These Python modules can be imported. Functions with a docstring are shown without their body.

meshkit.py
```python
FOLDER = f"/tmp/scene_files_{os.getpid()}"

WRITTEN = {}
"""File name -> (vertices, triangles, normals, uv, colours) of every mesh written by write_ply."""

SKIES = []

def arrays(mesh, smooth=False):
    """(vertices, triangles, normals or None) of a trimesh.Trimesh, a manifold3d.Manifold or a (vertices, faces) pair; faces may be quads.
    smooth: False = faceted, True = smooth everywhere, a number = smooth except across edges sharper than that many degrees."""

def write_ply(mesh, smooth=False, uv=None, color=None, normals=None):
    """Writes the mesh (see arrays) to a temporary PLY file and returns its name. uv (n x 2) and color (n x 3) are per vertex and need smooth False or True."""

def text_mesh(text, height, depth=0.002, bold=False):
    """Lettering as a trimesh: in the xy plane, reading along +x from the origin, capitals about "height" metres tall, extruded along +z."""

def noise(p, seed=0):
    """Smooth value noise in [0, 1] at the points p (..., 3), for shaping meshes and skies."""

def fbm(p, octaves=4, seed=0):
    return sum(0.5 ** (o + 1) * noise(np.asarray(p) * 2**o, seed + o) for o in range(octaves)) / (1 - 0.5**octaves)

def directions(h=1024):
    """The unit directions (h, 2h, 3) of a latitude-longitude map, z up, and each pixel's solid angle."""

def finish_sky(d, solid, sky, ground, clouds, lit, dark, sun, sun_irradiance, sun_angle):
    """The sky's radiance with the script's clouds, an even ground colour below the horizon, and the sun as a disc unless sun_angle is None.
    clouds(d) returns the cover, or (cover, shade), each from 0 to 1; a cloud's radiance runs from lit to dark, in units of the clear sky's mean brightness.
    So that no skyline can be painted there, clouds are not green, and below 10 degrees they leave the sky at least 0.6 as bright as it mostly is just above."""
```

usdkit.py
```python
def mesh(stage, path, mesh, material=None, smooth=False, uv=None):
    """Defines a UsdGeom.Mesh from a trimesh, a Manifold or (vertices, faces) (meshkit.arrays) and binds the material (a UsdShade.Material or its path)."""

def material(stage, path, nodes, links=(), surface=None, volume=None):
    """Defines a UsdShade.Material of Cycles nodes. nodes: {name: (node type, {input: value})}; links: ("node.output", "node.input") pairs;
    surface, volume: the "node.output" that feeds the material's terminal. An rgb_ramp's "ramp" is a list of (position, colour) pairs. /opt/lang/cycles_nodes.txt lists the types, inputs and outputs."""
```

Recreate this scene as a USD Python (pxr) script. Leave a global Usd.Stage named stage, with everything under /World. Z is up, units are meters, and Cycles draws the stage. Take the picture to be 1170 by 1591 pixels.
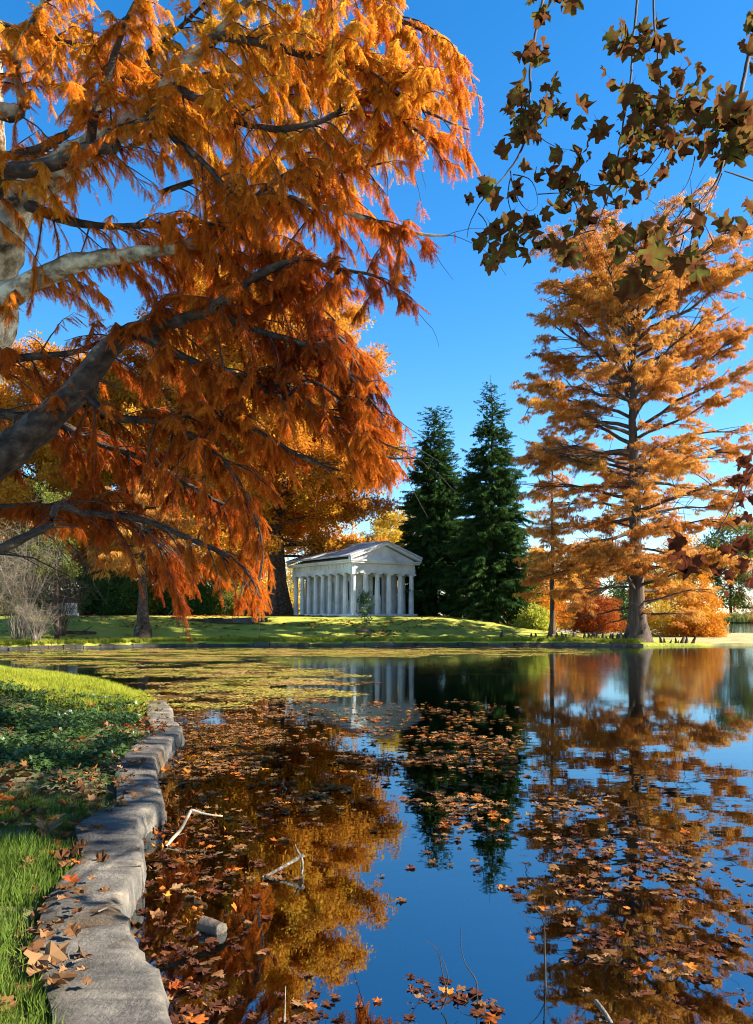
import math, random
import numpy as np
import trimesh, shapely
from shapely.geometry import Polygon, LineString
import usdkit, meshkit
from pxr import Usd, UsdGeom, UsdLux, UsdShade, Gf, Sdf, Vt

random.seed(7)
RNG = np.random.default_rng(11)
PI = math.pi
stage = Usd.Stage.CreateInMemory()
UsdGeom.SetStageUpAxis(stage, 'Z'); UsdGeom.SetStageMetersPerUnit(stage, 1.0)
world = UsdGeom.Xform.Define(stage, '/World'); stage.SetDefaultPrim(world.GetPrim())
UsdGeom.Scope.Define(stage, '/World/Looks')

# ---------------------------------------------------------------- camera, sky, sun, exposure
FPX, HOR, CX, EYE = 1226.0, 955.0, 585.0, 2.0          # focal length and horizon in photo pixels, eye height over the water
cam = UsdGeom.Camera.Define(stage, '/World/camera')
cam.AddTranslateOp().Set((0, 0, EYE)); cam.AddRotateXOp().Set(90.0)
cam.CreateHorizontalApertureAttr(36.0); cam.CreateVerticalApertureAttr(36.0 * 1024 / 753)
cam.CreateFocalLengthAttr(36.0 * FPX / 1170)
cam.CreateVerticalApertureOffsetAttr(36.0 * (HOR - 795.5) / 1170)
cam.CreateClippingRangeAttr((0.05, 20000.0))
EXPOSURE = 2.0
cam.CreateExposureAttr(EXPOSURE)
SUN_AZ, SUN_EL = math.radians(93), math.radians(32)     # azimuth clockwise from +y
SUN = np.array([math.sin(SUN_AZ) * math.cos(SUN_EL), math.cos(SUN_AZ) * math.cos(SUN_EL), math.sin(SUN_EL)])
usdkit.material(stage, '/World/Looks/sky_light', {
    's': ('sky_texture', {'sky_type': 'single_scattering', 'sun_disc': False, 'sun_elevation': SUN_EL, 'sun_rotation': SUN_AZ,
                          'altitude': 300.0, 'air_density': 1.0, 'aerosol_density': 0.25, 'ozone_density': 3.0}),
    'h': ('hsv', {'saturation': 1.35, 'value': 1.0}),
    'b': ('background_shader', {'strength': 0.074})}, [('s.color', 'h.color'), ('h.color', 'b.color')], surface='b.background')
dome = UsdLux.DomeLight.Define(stage, '/World/sky')
UsdShade.MaterialBindingAPI.Apply(dome.GetPrim()).Bind(UsdShade.Material.Get(stage, '/World/Looks/sky_light'))
dome.GetPrim().SetCustomDataByKey('kind', 'structure')
sun = UsdLux.DistantLight.Define(stage, '/World/sun')
sun.CreateNormalizeAttr(True); sun.CreateIntensityAttr(1.25); sun.CreateAngleAttr(0.5); sun.CreateColorAttr((1.0, 0.93, 0.82))
sun.AddRotateZOp().Set(-math.degrees(SUN_AZ)); sun.AddRotateXOp().Set(math.degrees(SUN_EL) - 90 + 180 - 0)
sun.ClearXformOpOrder()
z_ = SUN / np.linalg.norm(SUN); x_ = np.cross([0, 0, 1], z_); x_ /= np.linalg.norm(x_); y_ = np.cross(z_, x_)
sun.AddTransformOp().Set(Gf.Matrix4d(*x_, 0, *y_, 0, *z_, 0, 0, 0, 30, 1))

# ---------------------------------------------------------------- helpers
def at(px, py, d):
    """photo pixel at a distance -> a place in the world"""
    return np.array([(px - CX) / FPX * d, d, EYE - (py - HOR) / FPX * d])
def to_px(p):
    p = np.asarray(p, float)
    return np.stack([CX + p[..., 0] / p[..., 1] * FPX, HOR - (p[..., 2] - EYE) / p[..., 1] * FPX], -1)
def sstep(a, b, x):
    t = np.clip((x - a) / (b - a), 0, 1); return t * t * (3 - 2 * t)

used = {}
def numbered(path):
    n = used.get(path, -1) + 1; used[path] = n
    return path if n == 0 else f'{path}_{n:03d}'
def say(prim, label=None, category=None, group=None, kind=None):
    for k, v in (('label', label), ('category', category), ('group', group), ('kind', kind)):
        if v: prim.SetCustomDataByKey(k, v)
    return prim
def thing(name, label, category, loc=(0, 0, 0), rz=0.0, group=None):
    x = UsdGeom.Xform.Define(stage, numbered('/World/' + name))
    if any(loc): x.AddTranslateOp().Set(Gf.Vec3d(*map(float, loc)))
    if rz: x.AddRotateZOp().Set(float(rz))
    return say(x.GetPrim(), label, category, group).GetPath().pathString
def part(parent, name, mesh, m, smooth=False, label=None, kind=None):
    p = numbered(f'{parent}/{name}')
    g = usdkit.mesh(stage, p, mesh, '/World/Looks/' + m, smooth)
    say(g.GetPrim(), label, kind=kind)
    return p
def single(name, mesh, m, label=None, category=None, group=None, kind=None, smooth=False, loc=None):
    p = part('/World', name, mesh, m, smooth)
    if loc is not None: UsdGeom.Xformable(stage.GetPrimAtPath(p)).AddTranslateOp().Set(Gf.Vec3d(*map(float, loc)))
    say(stage.GetPrimAtPath(p), label, category, group, kind)
    return p

class MB:
    """collects pieces that become one mesh"""
    def __init__(s): s.v, s.f, s.n = [], [], 0
    def add(s, v, f):
        v = np.asarray(v, float); s.v.append(v); s.f.append(np.asarray(f, int) + s.n); s.n += len(v); return s
    def mesh(s, m): return s.add(m.vertices, m.faces)
    def box(s, c, e, R=None):
        b = trimesh.creation.box(e); v = b.vertices if R is None else b.vertices @ np.asarray(R).T
        return s.add(v + np.asarray(c), b.faces)
    def tube(s, pts, rad, sides=6, rough=0.0, seed=0):
        p = np.asarray(pts, float); n = len(p); r = np.broadcast_to(np.asarray(rad, float), (n,))
        t = np.gradient(p, axis=0); t /= np.linalg.norm(t, axis=1, keepdims=True) + 1e-12
        ref = np.array([0.31, 0.17, 0.93]) if abs(t[:, 2]).mean() < 0.75 else np.array([0.9, 0.4, 0.1])
        a = np.cross(t, ref); a /= np.linalg.norm(a, axis=1, keepdims=True) + 1e-12
        b = np.cross(t, a); an = np.arange(sides) * 2 * PI / sides
        ring = np.cos(an)[None, :, None] * a[:, None] + np.sin(an)[None, :, None] * b[:, None]
        rr = r[:, None, None]
        if rough:
            q = p[:, None] + rr * ring
            rr = rr * (1 + rough * (meshkit.fbm(q * [3.1, 3.1, 1.6] + seed, 3)[..., None] - 0.5) * 2)
        v = (p[:, None] + rr * ring).reshape(-1, 3)
        i, j = np.meshgrid(np.arange(n - 1), np.arange(sides), indexing='ij')
        q = np.stack([i * sides + j, i * sides + (j + 1) % sides, (i + 1) * sides + (j + 1) % sides, (i + 1) * sides + j], -1).reshape(-1, 4)
        f = np.vstack([q[:, [0, 2, 1]], q[:, [0, 3, 2]]])
        v = np.vstack([v, p[-1]]); k = np.arange(sides)
        f = np.vstack([f, np.stack([(n - 1) * sides + k, np.full(sides, len(v) - 1), (n - 1) * sides + (k + 1) % sides], 1)])
        return s.add(v, f)
    def get(s): return (np.vstack(s.v), np.vstack(s.f)) if s.v else None

def curve(ctrl, step):
    """a smooth polyline through control rows (x, y, z, radius)"""
    from scipy.interpolate import PchipInterpolator
    c = np.asarray(ctrl, float); s = np.r_[0, np.cumsum(np.linalg.norm(np.diff(c[:, :3], axis=0), axis=1))]
    n = max(3, int(s[-1] / step) + 1)
    return PchipInterpolator(s, c)(np.linspace(0, s[-1], n))
def wob(p, amp, scale, seed):
    p = np.array(p); o = np.stack([meshkit.fbm(p[:, :3] * scale + 17.3 * k + seed, 3) - 0.5 for k in range(3)], 1)
    p[:, :3] += 2 * amp * o * np.linspace(0, 1, len(p))[:, None] ** 0.5
    return p
def unit(v): v = np.asarray(v, float); return v / (np.linalg.norm(v, axis=-1, keepdims=True) + 1e-12)

def quats(xdir, roll):
    """rotations that take +x to xdir, with a roll about it; rows (x, y, z, w)"""
    x = unit(xdir); ref = np.where(np.abs(x[:, 2:]) < 0.95, [0, 0, 1.0], [0, 1.0, 0]); y = unit(np.cross(ref, x)); z = np.cross(x, y)
    c, s = np.cos(roll)[:, None], np.sin(roll)[:, None]
    y, z = c * y + s * z, c * z - s * y
    from scipy.spatial.transform import Rotation
    return Rotation.from_matrix(np.stack([x, y, z], 2)).as_quat()
def scatter(path, protos, pos, q, scale, which=None, seed=0, kind='stuff', label=None):
    """one PointInstancer; protos: list of (name, mesh, material)"""
    rng = np.random.default_rng(seed + 5)
    pi = UsdGeom.PointInstancer.Define(stage, path)
    targets = []
    for k, (nm, mesh, m) in enumerate(protos):
        pp = numbered(f'{path}/prototypes/{nm}')
        usdkit.mesh(stage, pp, mesh, '/World/Looks/' + m); targets.append(pp)
    for t in targets: pi.CreatePrototypesRel().AddTarget(t)
    n = len(pos)
    which = rng.integers(0, len(protos), n) if which is None else which
    sc = np.asarray(scale, float); sc = np.repeat(np.broadcast_to(sc, (n,))[:, None], 3, 1) if sc.ndim < 2 else sc
    pi.CreateProtoIndicesAttr(Vt.IntArray.FromNumpy(np.asarray(which, np.int32)))
    pi.CreatePositionsAttr(Vt.Vec3fArray.FromNumpy(np.asarray(pos, np.float32)))
    pi.CreateOrientationsAttr(Vt.QuathArray.FromNumpy(np.ascontiguousarray(np.asarray(q, np.float16))))
    pi.CreateScalesAttr(Vt.Vec3fArray.FromNumpy(np.ascontiguousarray(sc, dtype=np.float32)))
    say(pi.GetPrim(), label, kind=kind)
    return pi

# ---------------------------------------------------------------- materials
def mat(name, nodes, links, surface): usdkit.material(stage, '/World/Looks/' + name, nodes, links, surface=surface)
def plain(name, ramp, scale=4.0, detail=4.0, rough=0.8, bump=0.0, bscale=None, stretch=(1, 1, 1), spec=0.3, bdist=0.05, distort=0.0):
    nd = {'g': ('geometry', {}), 'm': ('mapping', {'scale': stretch}), 'n': ('noise_texture', {'scale': scale, 'detail': detail, 'roughness': 0.6, 'distortion': distort}),
          'r': ('rgb_ramp', {'ramp': ramp}), 'p': ('principled_bsdf', {'roughness': rough, 'specular_ior_level': spec})}
    ln = [('g.position', 'm.vector'), ('m.vector', 'n.vector'), ('n.fac', 'r.fac'), ('r.color', 'p.base_color')]
    if bump:
        nd['n2'] = ('noise_texture', {'scale': bscale or scale * 3, 'detail': 5.0, 'roughness': 0.65}); nd['b'] = ('bump', {'strength': bump, 'distance': bdist})
        ln += [('m.vector', 'n2.vector'), ('n2.fac', 'b.height'), ('b.normal', 'p.normal')]
    mat(name, nd, ln, 'p.BSDF')
def leafy(name, ramp, scale=0.35, trans=0.4, rand=0.45, warm=(1.0, 1.0, 1.0), gloss=0.0, rise=None):
    """thin leaves: world noise and a random number per copy pick the colour, part of the light comes through"""
    nd = {'g': ('geometry', {}), 'n': ('noise_texture', {'scale': scale, 'detail': 3.0, 'roughness': 0.6}), 'i': ('object_info', {}), 'wn': ('white_noise_texture', {}),
          'mr': ('map_range', {'from_min': 0.3, 'from_max': 0.7, 'clamp': True}),
          'a': ('math', {'math_type': 'multiply', 'value2': 1 - rand}), 'b': ('math', {'math_type': 'multiply_add', 'value2': rand * 0.5}),
          'c': ('math', {'math_type': 'multiply_add', 'value2': rand * 0.5}),
          'r': ('rgb_ramp', {'ramp': ramp}), 'd': ('diffuse_bsdf', {}), 't': ('translucent_bsdf', {}), 'x': ('mix_closure', {'fac': trans}),
          'tc': ('mix_color', {'blend_type': 'multiply', 'fac': 1.0, 'b': warm})}
    ln = [('g.position', 'n.vector'), ('n.fac', 'mr.value'), ('mr.result', 'a.value1'), ('i.location', 'wn.vector'), ('wn.value', 'b.value1'), ('a.value', 'b.value3'),
          ('g.random_per_island', 'c.value1'), ('b.value', 'c.value3'), ('c.value', 'r.fac'),
          ('r.color', 'd.color'), ('r.color', 'tc.a'), ('tc.result', 't.color'), ('d.BSDF', 'x.closure1'), ('t.BSDF', 'x.closure2')]
    if rise:     # sunlit top and shaded lower crown put into the colour: gold above, rust below
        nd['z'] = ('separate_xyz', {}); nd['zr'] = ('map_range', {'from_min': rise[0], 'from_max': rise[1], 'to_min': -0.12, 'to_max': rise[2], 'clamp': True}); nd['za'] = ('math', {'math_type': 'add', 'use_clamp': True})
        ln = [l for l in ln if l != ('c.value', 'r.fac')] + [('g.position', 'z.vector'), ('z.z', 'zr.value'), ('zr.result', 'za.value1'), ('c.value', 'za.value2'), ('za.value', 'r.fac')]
    out = 'x.closure'
    if gloss:
        nd['gl'] = ('glossy_bsdf', {'roughness': 0.35, 'color': (0.8, 0.8, 0.8)}); nd['y'] = ('mix_closure', {'fac': gloss})
        ln += [('x.closure', 'y.closure1'), ('gl.BSDF', 'y.closure2')]; out = 'y.closure'
    mat(name, nd, ln, out)

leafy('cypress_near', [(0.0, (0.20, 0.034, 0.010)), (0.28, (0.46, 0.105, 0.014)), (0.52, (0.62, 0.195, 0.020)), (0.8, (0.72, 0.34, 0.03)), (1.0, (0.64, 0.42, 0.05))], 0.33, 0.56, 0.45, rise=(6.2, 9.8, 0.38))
leafy('cypress_far', [(0.0, (0.32, 0.105, 0.028)), (0.35, (0.52, 0.22, 0.045)), (0.65, (0.63, 0.34, 0.065)), (1.0, (0.58, 0.45, 0.11))], 0.22, 0.5, 0.5)
leafy('oak_gold', [(0.0, (0.40, 0.13, 0.02)), (0.35, (0.58, 0.24, 0.025)), (0.7, (0.68, 0.40, 0.04)), (1.0, (0.44, 0.36, 0.06))], 0.15, 0.45, 0.5)
leafy('oak_yellow', [(0.0, (0.42, 0.26, 0.03)), (0.5, (0.62, 0.42, 0.05)), (1.0, (0.44, 0.40, 0.07))], 0.2, 0.4, 0.5)
leafy('orange_leaf', [(0.0, (0.45, 0.13, 0.02)), (0.5, (0.55, 0.22, 0.02)), (1.0, (0.55, 0.36, 0.05))], 0.25, 0.4, 0.5)
leafy('rust_leaf', [(0.0, (0.24, 0.05, 0.015)), (0.6, (0.38, 0.10, 0.02)), (1.0, (0.35, 0.17, 0.04))], 0.25, 0.4, 0.5)
leafy('olive_leaf', [(0.0, (0.09, 0.11, 0.02)), (0.5, (0.16, 0.17, 0.03)), (1.0, (0.30, 0.24, 0.05))], 0.25, 0.4, 0.5)
leafy('dark_evergreen', [(0.0, (0.022, 0.052, 0.016)), (0.5, (0.048, 0.092, 0.024)), (1.0, (0.12, 0.16, 0.04))], 0.6, 0.25, 0.7)
leafy('green_shrub', [(0.0, (0.04, 0.09, 0.02)), (0.6, (0.07, 0.14, 0.03)), (1.0, (0.14, 0.18, 0.04))], 0.7, 0.35, 0.6)
leafy('lime_shrub', [(0.0, (0.30, 0.32, 0.04)), (1.0, (0.50, 0.46, 0.07))], 0.7, 0.4, 0.6)
leafy('sapling_leaf', [(0.0, (0.05, 0.10, 0.03)), (0.7, (0.12, 0.17, 0.05)), (1.0, (0.32, 0.32, 0.16))], 2.0, 0.3, 0.8, gloss=0.06)
leafy('grass_blade', [(0.0, (0.05, 0.085, 0.014)), (0.5, (0.10, 0.145, 0.022)), (0.8, (0.19, 0.20, 0.035)), (1.0, (0.42, 0.32, 0.14))], 0.9, 0.25, 0.6)
leafy('grass_sunny', [(0.0, (0.17, 0.20, 0.022)), (0.5, (0.32, 0.33, 0.035)), (0.8, (0.42, 0.36, 0.07)), (1.0, (0.50, 0.38, 0.16))], 0.9, 0.35, 0.55)  # sunlight put into the colour: a brighter, yellower grass than on the shaded bank
leafy('reed_blade', [(0.0, (0.30, 0.30, 0.07)), (1.0, (0.50, 0.46, 0.13))], 0.5, 0.35, 0.6)
leafy('ivy_leaf', [(0.0, (0.022, 0.045, 0.012)), (0.55, (0.050, 0.095, 0.020)), (0.85, (0.11, 0.15, 0.03)), (1.0, (0.24, 0.16, 0.05))], 1.5, 0.3, 0.7, gloss=0.04)
leafy('sycamore_leaf', [(0.0, (0.06, 0.020, 0.010)), (0.35, (0.11, 0.04, 0.014)), (0.6, (0.09, 0.09, 0.018)), (0.85, (0.15, 0.17, 0.026)), (1.0, (0.38, 0.25, 0.035))], 14.0, 0.5, 0.5)
leafy('sycamore_red', [(0.0, (0.045, 0.012, 0.008)), (0.6, (0.11, 0.03, 0.012)), (0.85, (0.30, 0.09, 0.015)), (1.0, (0.55, 0.20, 0.02))], 3.0, 0.42, 0.7)
leafy('fallen_brown', [(0.0, (0.07, 0.030, 0.014)), (0.3, (0.16, 0.075, 0.03)), (0.6, (0.29, 0.16, 0.07)), (0.85, (0.42, 0.27, 0.13)), (1.0, (0.58, 0.43, 0.25))], 3.0, 0.15, 0.95)
leafy('fallen_orange', [(0.0, (0.16, 0.035, 0.012)), (0.35, (0.36, 0.10, 0.018)), (0.7, (0.56, 0.22, 0.03)), (1.0, (0.66, 0.42, 0.13))], 2.0, 0.15, 0.9)
leafy('raft_leaf', [(0.0, (0.05, 0.03, 0.02)), (0.35, (0.17, 0.08, 0.03)), (0.65, (0.30, 0.18, 0.05)), (0.85, (0.36, 0.30, 0.07)), (1.0, (0.50, 0.38, 0.18))], 0.8, 0.15, 0.9)
leafy('wet_leaf', [(0.0, (0.035, 0.014, 0.010)), (0.4, (0.10, 0.036, 0.018)), (0.75, (0.21, 0.085, 0.03)), (1.0, (0.42, 0.22, 0.08))], 6.0, 0.15, 0.85)
leafy('algae_flake', [(0.0, (0.16, 0.14, 0.03)), (0.35, (0.34, 0.28, 0.05)), (0.6, (0.46, 0.28, 0.10)), (1.0, (0.55, 0.28, 0.15))], 0.3, 0.2, 0.5)

plain('bark_dark', [(0.35, (0.022, 0.013, 0.008)), (0.5, (0.062, 0.038, 0.024)), (0.62, (0.11, 0.07, 0.042)), (0.72, (0.26, 0.19, 0.12))], 7, 8, 0.95, 1.0, 22, (0.55, 1, 0.75), bdist=0.08)
plain('bark_pale', [(0.36, (0.045, 0.032, 0.02)), (0.46, (0.22, 0.17, 0.11)), (0.58, (0.44, 0.37, 0.25)), (0.75, (0.58, 0.50, 0.36))], 4.5, 8, 0.95, 1.0, 20, (0.6, 1, 0.7), bdist=0.06)
plain('bark_cypress', [(0.3, (0.022, 0.013, 0.008)), (0.55, (0.06, 0.038, 0.024)), (0.75, (0.16, 0.10, 0.06))], 3, 5, 0.9, 0.8, 10, (1, 1, 0.12))
plain('bark_sycamore', [(0.35, (0.14, 0.11, 0.08)), (0.5, (0.42, 0.40, 0.33)), (0.6, (0.55, 0.53, 0.46))], 3, 3, 0.8, 0.3, 10)
plain('twig_dark', [(0.3, (0.014, 0.010, 0.008)), (0.7, (0.045, 0.032, 0.025))], 12, 3, 0.8)
plain('twig_pale', [(0.3, (0.07, 0.052, 0.034)), (0.7, (0.20, 0.155, 0.10))], 3, 3, 0.8)
plain('dead_wood', [(0.3, (0.10, 0.07, 0.045)), (0.5, (0.28, 0.22, 0.15)), (0.75, (0.46, 0.39, 0.28))], 9, 5, 0.8, 0.4, 40)
plain('drift_wood', [(0.35, (0.035, 0.025, 0.018)), (0.5, (0.15, 0.115, 0.08)), (0.7, (0.38, 0.32, 0.24))], 16, 6, 0.85, 0.6, 60)
plain('wet_wood', [(0.3, (0.04, 0.03, 0.02)), (0.7, (0.16, 0.12, 0.08))], 9, 5, 0.5, 0.4, 30)
plain('bank_soil', [(0.3, (0.04, 0.055, 0.015)), (0.48, (0.08, 0.09, 0.024)), (0.6, (0.11, 0.085, 0.04)), (0.75, (0.10, 0.058, 0.03))], 0.9, 7, 0.95, 0.6, 18)
plain('pond_mud', [(0.3, (0.030, 0.016, 0.008)), (0.55, (0.075, 0.034, 0.012)), (0.75, (0.14, 0.06, 0.018))], 3, 7, 0.95, 0.5, 12)
plain('far_lawn_grass', [(0.28, (0.12, 0.15, 0.018)), (0.48, (0.26, 0.27, 0.026)), (0.62, (0.37, 0.34, 0.04)), (0.75, (0.36, 0.24, 0.07))], 0.45, 10, 0.95, 0.7, 6, bdist=0.15)
plain('back_ground', [(0.3, (0.07, 0.10, 0.02)), (0.7, (0.20, 0.18, 0.05))], 0.06, 8, 0.95)
plain('spit_litter', [(0.3, (0.14, 0.11, 0.04)), (0.5, (0.30, 0.25, 0.09)), (0.7, (0.42, 0.32, 0.15))], 0.8, 8, 0.95, 0.5, 8)
mat('coping_stone', {'g': ('geometry', {}), 'n': ('noise_texture', {'scale': 2.2, 'detail': 12.0, 'roughness': 0.62, 'distortion': 0.6}), 'n2': ('noise_texture', {'scale': 30.0, 'detail': 6.0, 'roughness': 0.7}),
    'm': ('mapping', {'scale': (3.0, 14.0, 6.0), 'rotation': (0, 0, 0.5)}), 'n3': ('noise_texture', {'scale': 1.0, 'detail': 6.0, 'roughness': 0.65}), 'n4': ('noise_texture', {'scale': 1.3, 'detail': 8.0, 'roughness': 0.7}),
    'r': ('rgb_ramp', {'ramp': [(0.28, (0.040, 0.035, 0.030)), (0.45, (0.105, 0.094, 0.080)), (0.58, (0.17, 0.148, 0.12)), (0.78, (0.38, 0.32, 0.23))]}),
    'r4': ('rgb_ramp', {'ramp': [(0.52, (0, 0, 0)), (0.64, (1, 1, 1))]}), 'd': ('mix_color', {'blend_type': 'mix', 'b': (0.085, 0.055, 0.028)}), 'r5': ('rgb_ramp', {'ramp': [(0.3, (0.45, 0.45, 0.45)), (0.6, (1.15, 1.12, 1.05))]}),
    'k': ('mix_color', {'blend_type': 'multiply', 'fac': 0.8}), 'h': ('math', {'math_type': 'add'}), 'b': ('bump', {'strength': 1.0, 'distance': 0.035}), 'p': ('principled_bsdf', {'roughness': 0.92, 'specular_ior_level': 0.25})},
    [('g.position', 'n.vector'), ('g.position', 'n2.vector'), ('g.position', 'm.vector'), ('m.vector', 'n3.vector'), ('g.position', 'n4.vector'), ('n.fac', 'r.fac'), ('n4.fac', 'r4.fac'), ('r4.color', 'd.fac'), ('r.color', 'd.a'),
     ('n3.fac', 'r5.fac'), ('d.result', 'k.a'), ('r5.color', 'k.b'), ('k.result', 'p.base_color'), ('n2.fac', 'h.value1'), ('n3.fac', 'h.value2'), ('h.value', 'b.height'), ('b.normal', 'p.normal')], 'p.BSDF')
plain('edging_stone', [(0.3, (0.022, 0.018, 0.014)), (0.6, (0.06, 0.048, 0.036)), (0.8, (0.18, 0.14, 0.10))], 1.5, 6, 0.9, 0.6, 8)
plain('marble', [(0.3, (0.32, 0.31, 0.28)), (0.5, (0.52, 0.50, 0.455)), (0.75, (0.66, 0.64, 0.58))], 0.7, 7, 0.65, 0.2, 8)
plain('marble_worn', [(0.3, (0.30, 0.29, 0.26)), (0.55, (0.50, 0.48, 0.44)), (0.75, (0.62, 0.60, 0.55))], 1.2, 7, 0.8, 0.3, 8)
plain('roof_slab', [(0.3, (0.26, 0.25, 0.24)), (0.55, (0.42, 0.40, 0.38)), (0.75, (0.52, 0.50, 0.46))], 0.8, 7, 0.7, 0.2, 6)
plain('bronze_door', [(0.3, (0.015, 0.02, 0.02)), (0.7, (0.04, 0.045, 0.04))], 3, 4, 0.5)
plain('granite_white', [(0.3, (0.36, 0.34, 0.30)), (0.7, (0.55, 0.52, 0.46))], 3, 5, 0.7)
plain('mulch', [(0.3, (0.05, 0.03, 0.02)), (0.7, (0.14, 0.08, 0.045))], 6, 5, 0.95, 0.6, 20)
# water: clear where one looks down into it, a mirror where the view grazes it
mat('pond_water', {'g': ('geometry', {}), 'm1': ('mapping', {'scale': (1.0, 1.7, 1)}), 'n1': ('noise_texture', {'scale': 1.6, 'detail': 2.0, 'roughness': 0.45}),
    'n2': ('noise_texture', {'scale': 0.12, 'detail': 1.0}), 'rp': ('map_range', {'from_min': 0.40, 'from_max': 0.62, 'to_min': 0.25, 'to_max': 1.0, 'clamp': True}),
    'h': ('math', {'math_type': 'multiply'}), 'b': ('bump', {'strength': 0.10, 'distance': 0.018}),
    'f': ('fresnel', {'IOR': 3.9}), 't': ('transparent_bsdf', {'color': (0.95, 0.86, 0.66)}), 'sy': ('separate_xyz', {}), 'ry': ('map_range', {'from_min': 11.0, 'from_max': 24.0, 'to_min': 0.012, 'to_max': 0.075, 'clamp': True}),
    'gl': ('glossy_bsdf', {'roughness': 0.012, 'color': (0.86, 0.96, 1.0)}), 'x': ('mix_closure', {})},
    [('g.position', 'm1.vector'), ('m1.vector', 'n1.vector'), ('g.position', 'n2.vector'), ('n2.fac', 'rp.value'), ('n1.fac', 'h.value1'), ('rp.result', 'h.value2'), ('h.value', 'b.height'), ('b.normal', 'gl.normal'), ('g.position', 'sy.vector'), ('sy.y', 'ry.value'), ('ry.result', 'gl.roughness'),
     ('f.fac', 'x.fac'), ('t.BSDF', 'x.closure1'), ('gl.BSDF', 'x.closure2')], 'x.closure')

# ---------------------------------------------------------------- the ground: bed, water, far lawn, land behind, near bank
def grid(xs, ys, h, keep=None):
    X, Y = np.meshgrid(xs, ys, indexing='ij'); Z = h(X, Y)
    v = np.stack([X, Y, Z], -1).reshape(-1, 3); n, m = len(xs), len(ys)
    i, j = np.meshgrid(np.arange(n - 1), np.arange(m - 1), indexing='ij')
    q = np.stack([i * m + j, (i + 1) * m + j, (i + 1) * m + j + 1, i * m + j + 1], -1).reshape(-1, 4)
    if keep is not None: q = q[keep(v[q].mean(1))]
    used_, inv = np.unique(q, return_inverse=True)
    q = inv.reshape(q.shape); v = v[used_]
    return v, np.vstack([q[:, [0, 1, 2]], q[:, [0, 2, 3]]])

EDGE = np.array([(3.2, -6.0), (1.35, -2.0), (0.55, 0.6), (-0.30, 2.2), (-0.84, 3.25), (-1.10, 3.85), (-1.45, 4.45), (-1.66, 5.05), (-1.80, 6.0), (-2.16, 6.8), (-2.12, 7.6), (-2.45, 8.6), (-2.80, 9.8), (-2.95, 10.9), (-3.05, 12.2), (-3.55, 13.6), (-4.0, 15.2), (-4.45, 16.4)])
BACK = np.array([(-5.2, 18.2), (-6.6, 20.3), (-9.0, 22.8), (-11.8, 24.8), (-18, 26.5), (-45, 29)])
bank_poly = Polygon(np.vstack([EDGE, BACK, [(-45, -6)]]))
stone_line = LineString(EDGE)
edge_line = LineString(np.vstack([EDGE, BACK]))
def bank_side(X, Y):
    """metres inside the near bank (negative over the water)"""
    p = shapely.points(np.asarray(X, float), np.asarray(Y, float)); d = shapely.distance(p, edge_line)
    return np.where(shapely.contains(bank_poly, p), d, -d)
def bank_h(X, Y, s=None):
    s = bank_side(X, Y) if s is None else s
    P = np.stack([X, Y, np.zeros_like(X)], -1)
    z = 0.11 + 0.10 * sstep(0.35, 0.75, s) + 0.42 * sstep(0.6, 4.5, s) + 0.16 * sstep(13, 18, Y) * sstep(0, 1.2, s)
    z = z + 0.16 * (meshkit.fbm(P * 0.8, 3) - 0.5) * sstep(0.5, 1.6, s) + 0.05 * (meshkit.fbm(P * 4.5 + 9, 2) - 0.5)
    return np.where(s > 0, z, z - 1.3 * sstep(0, 0.18, -s))
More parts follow.
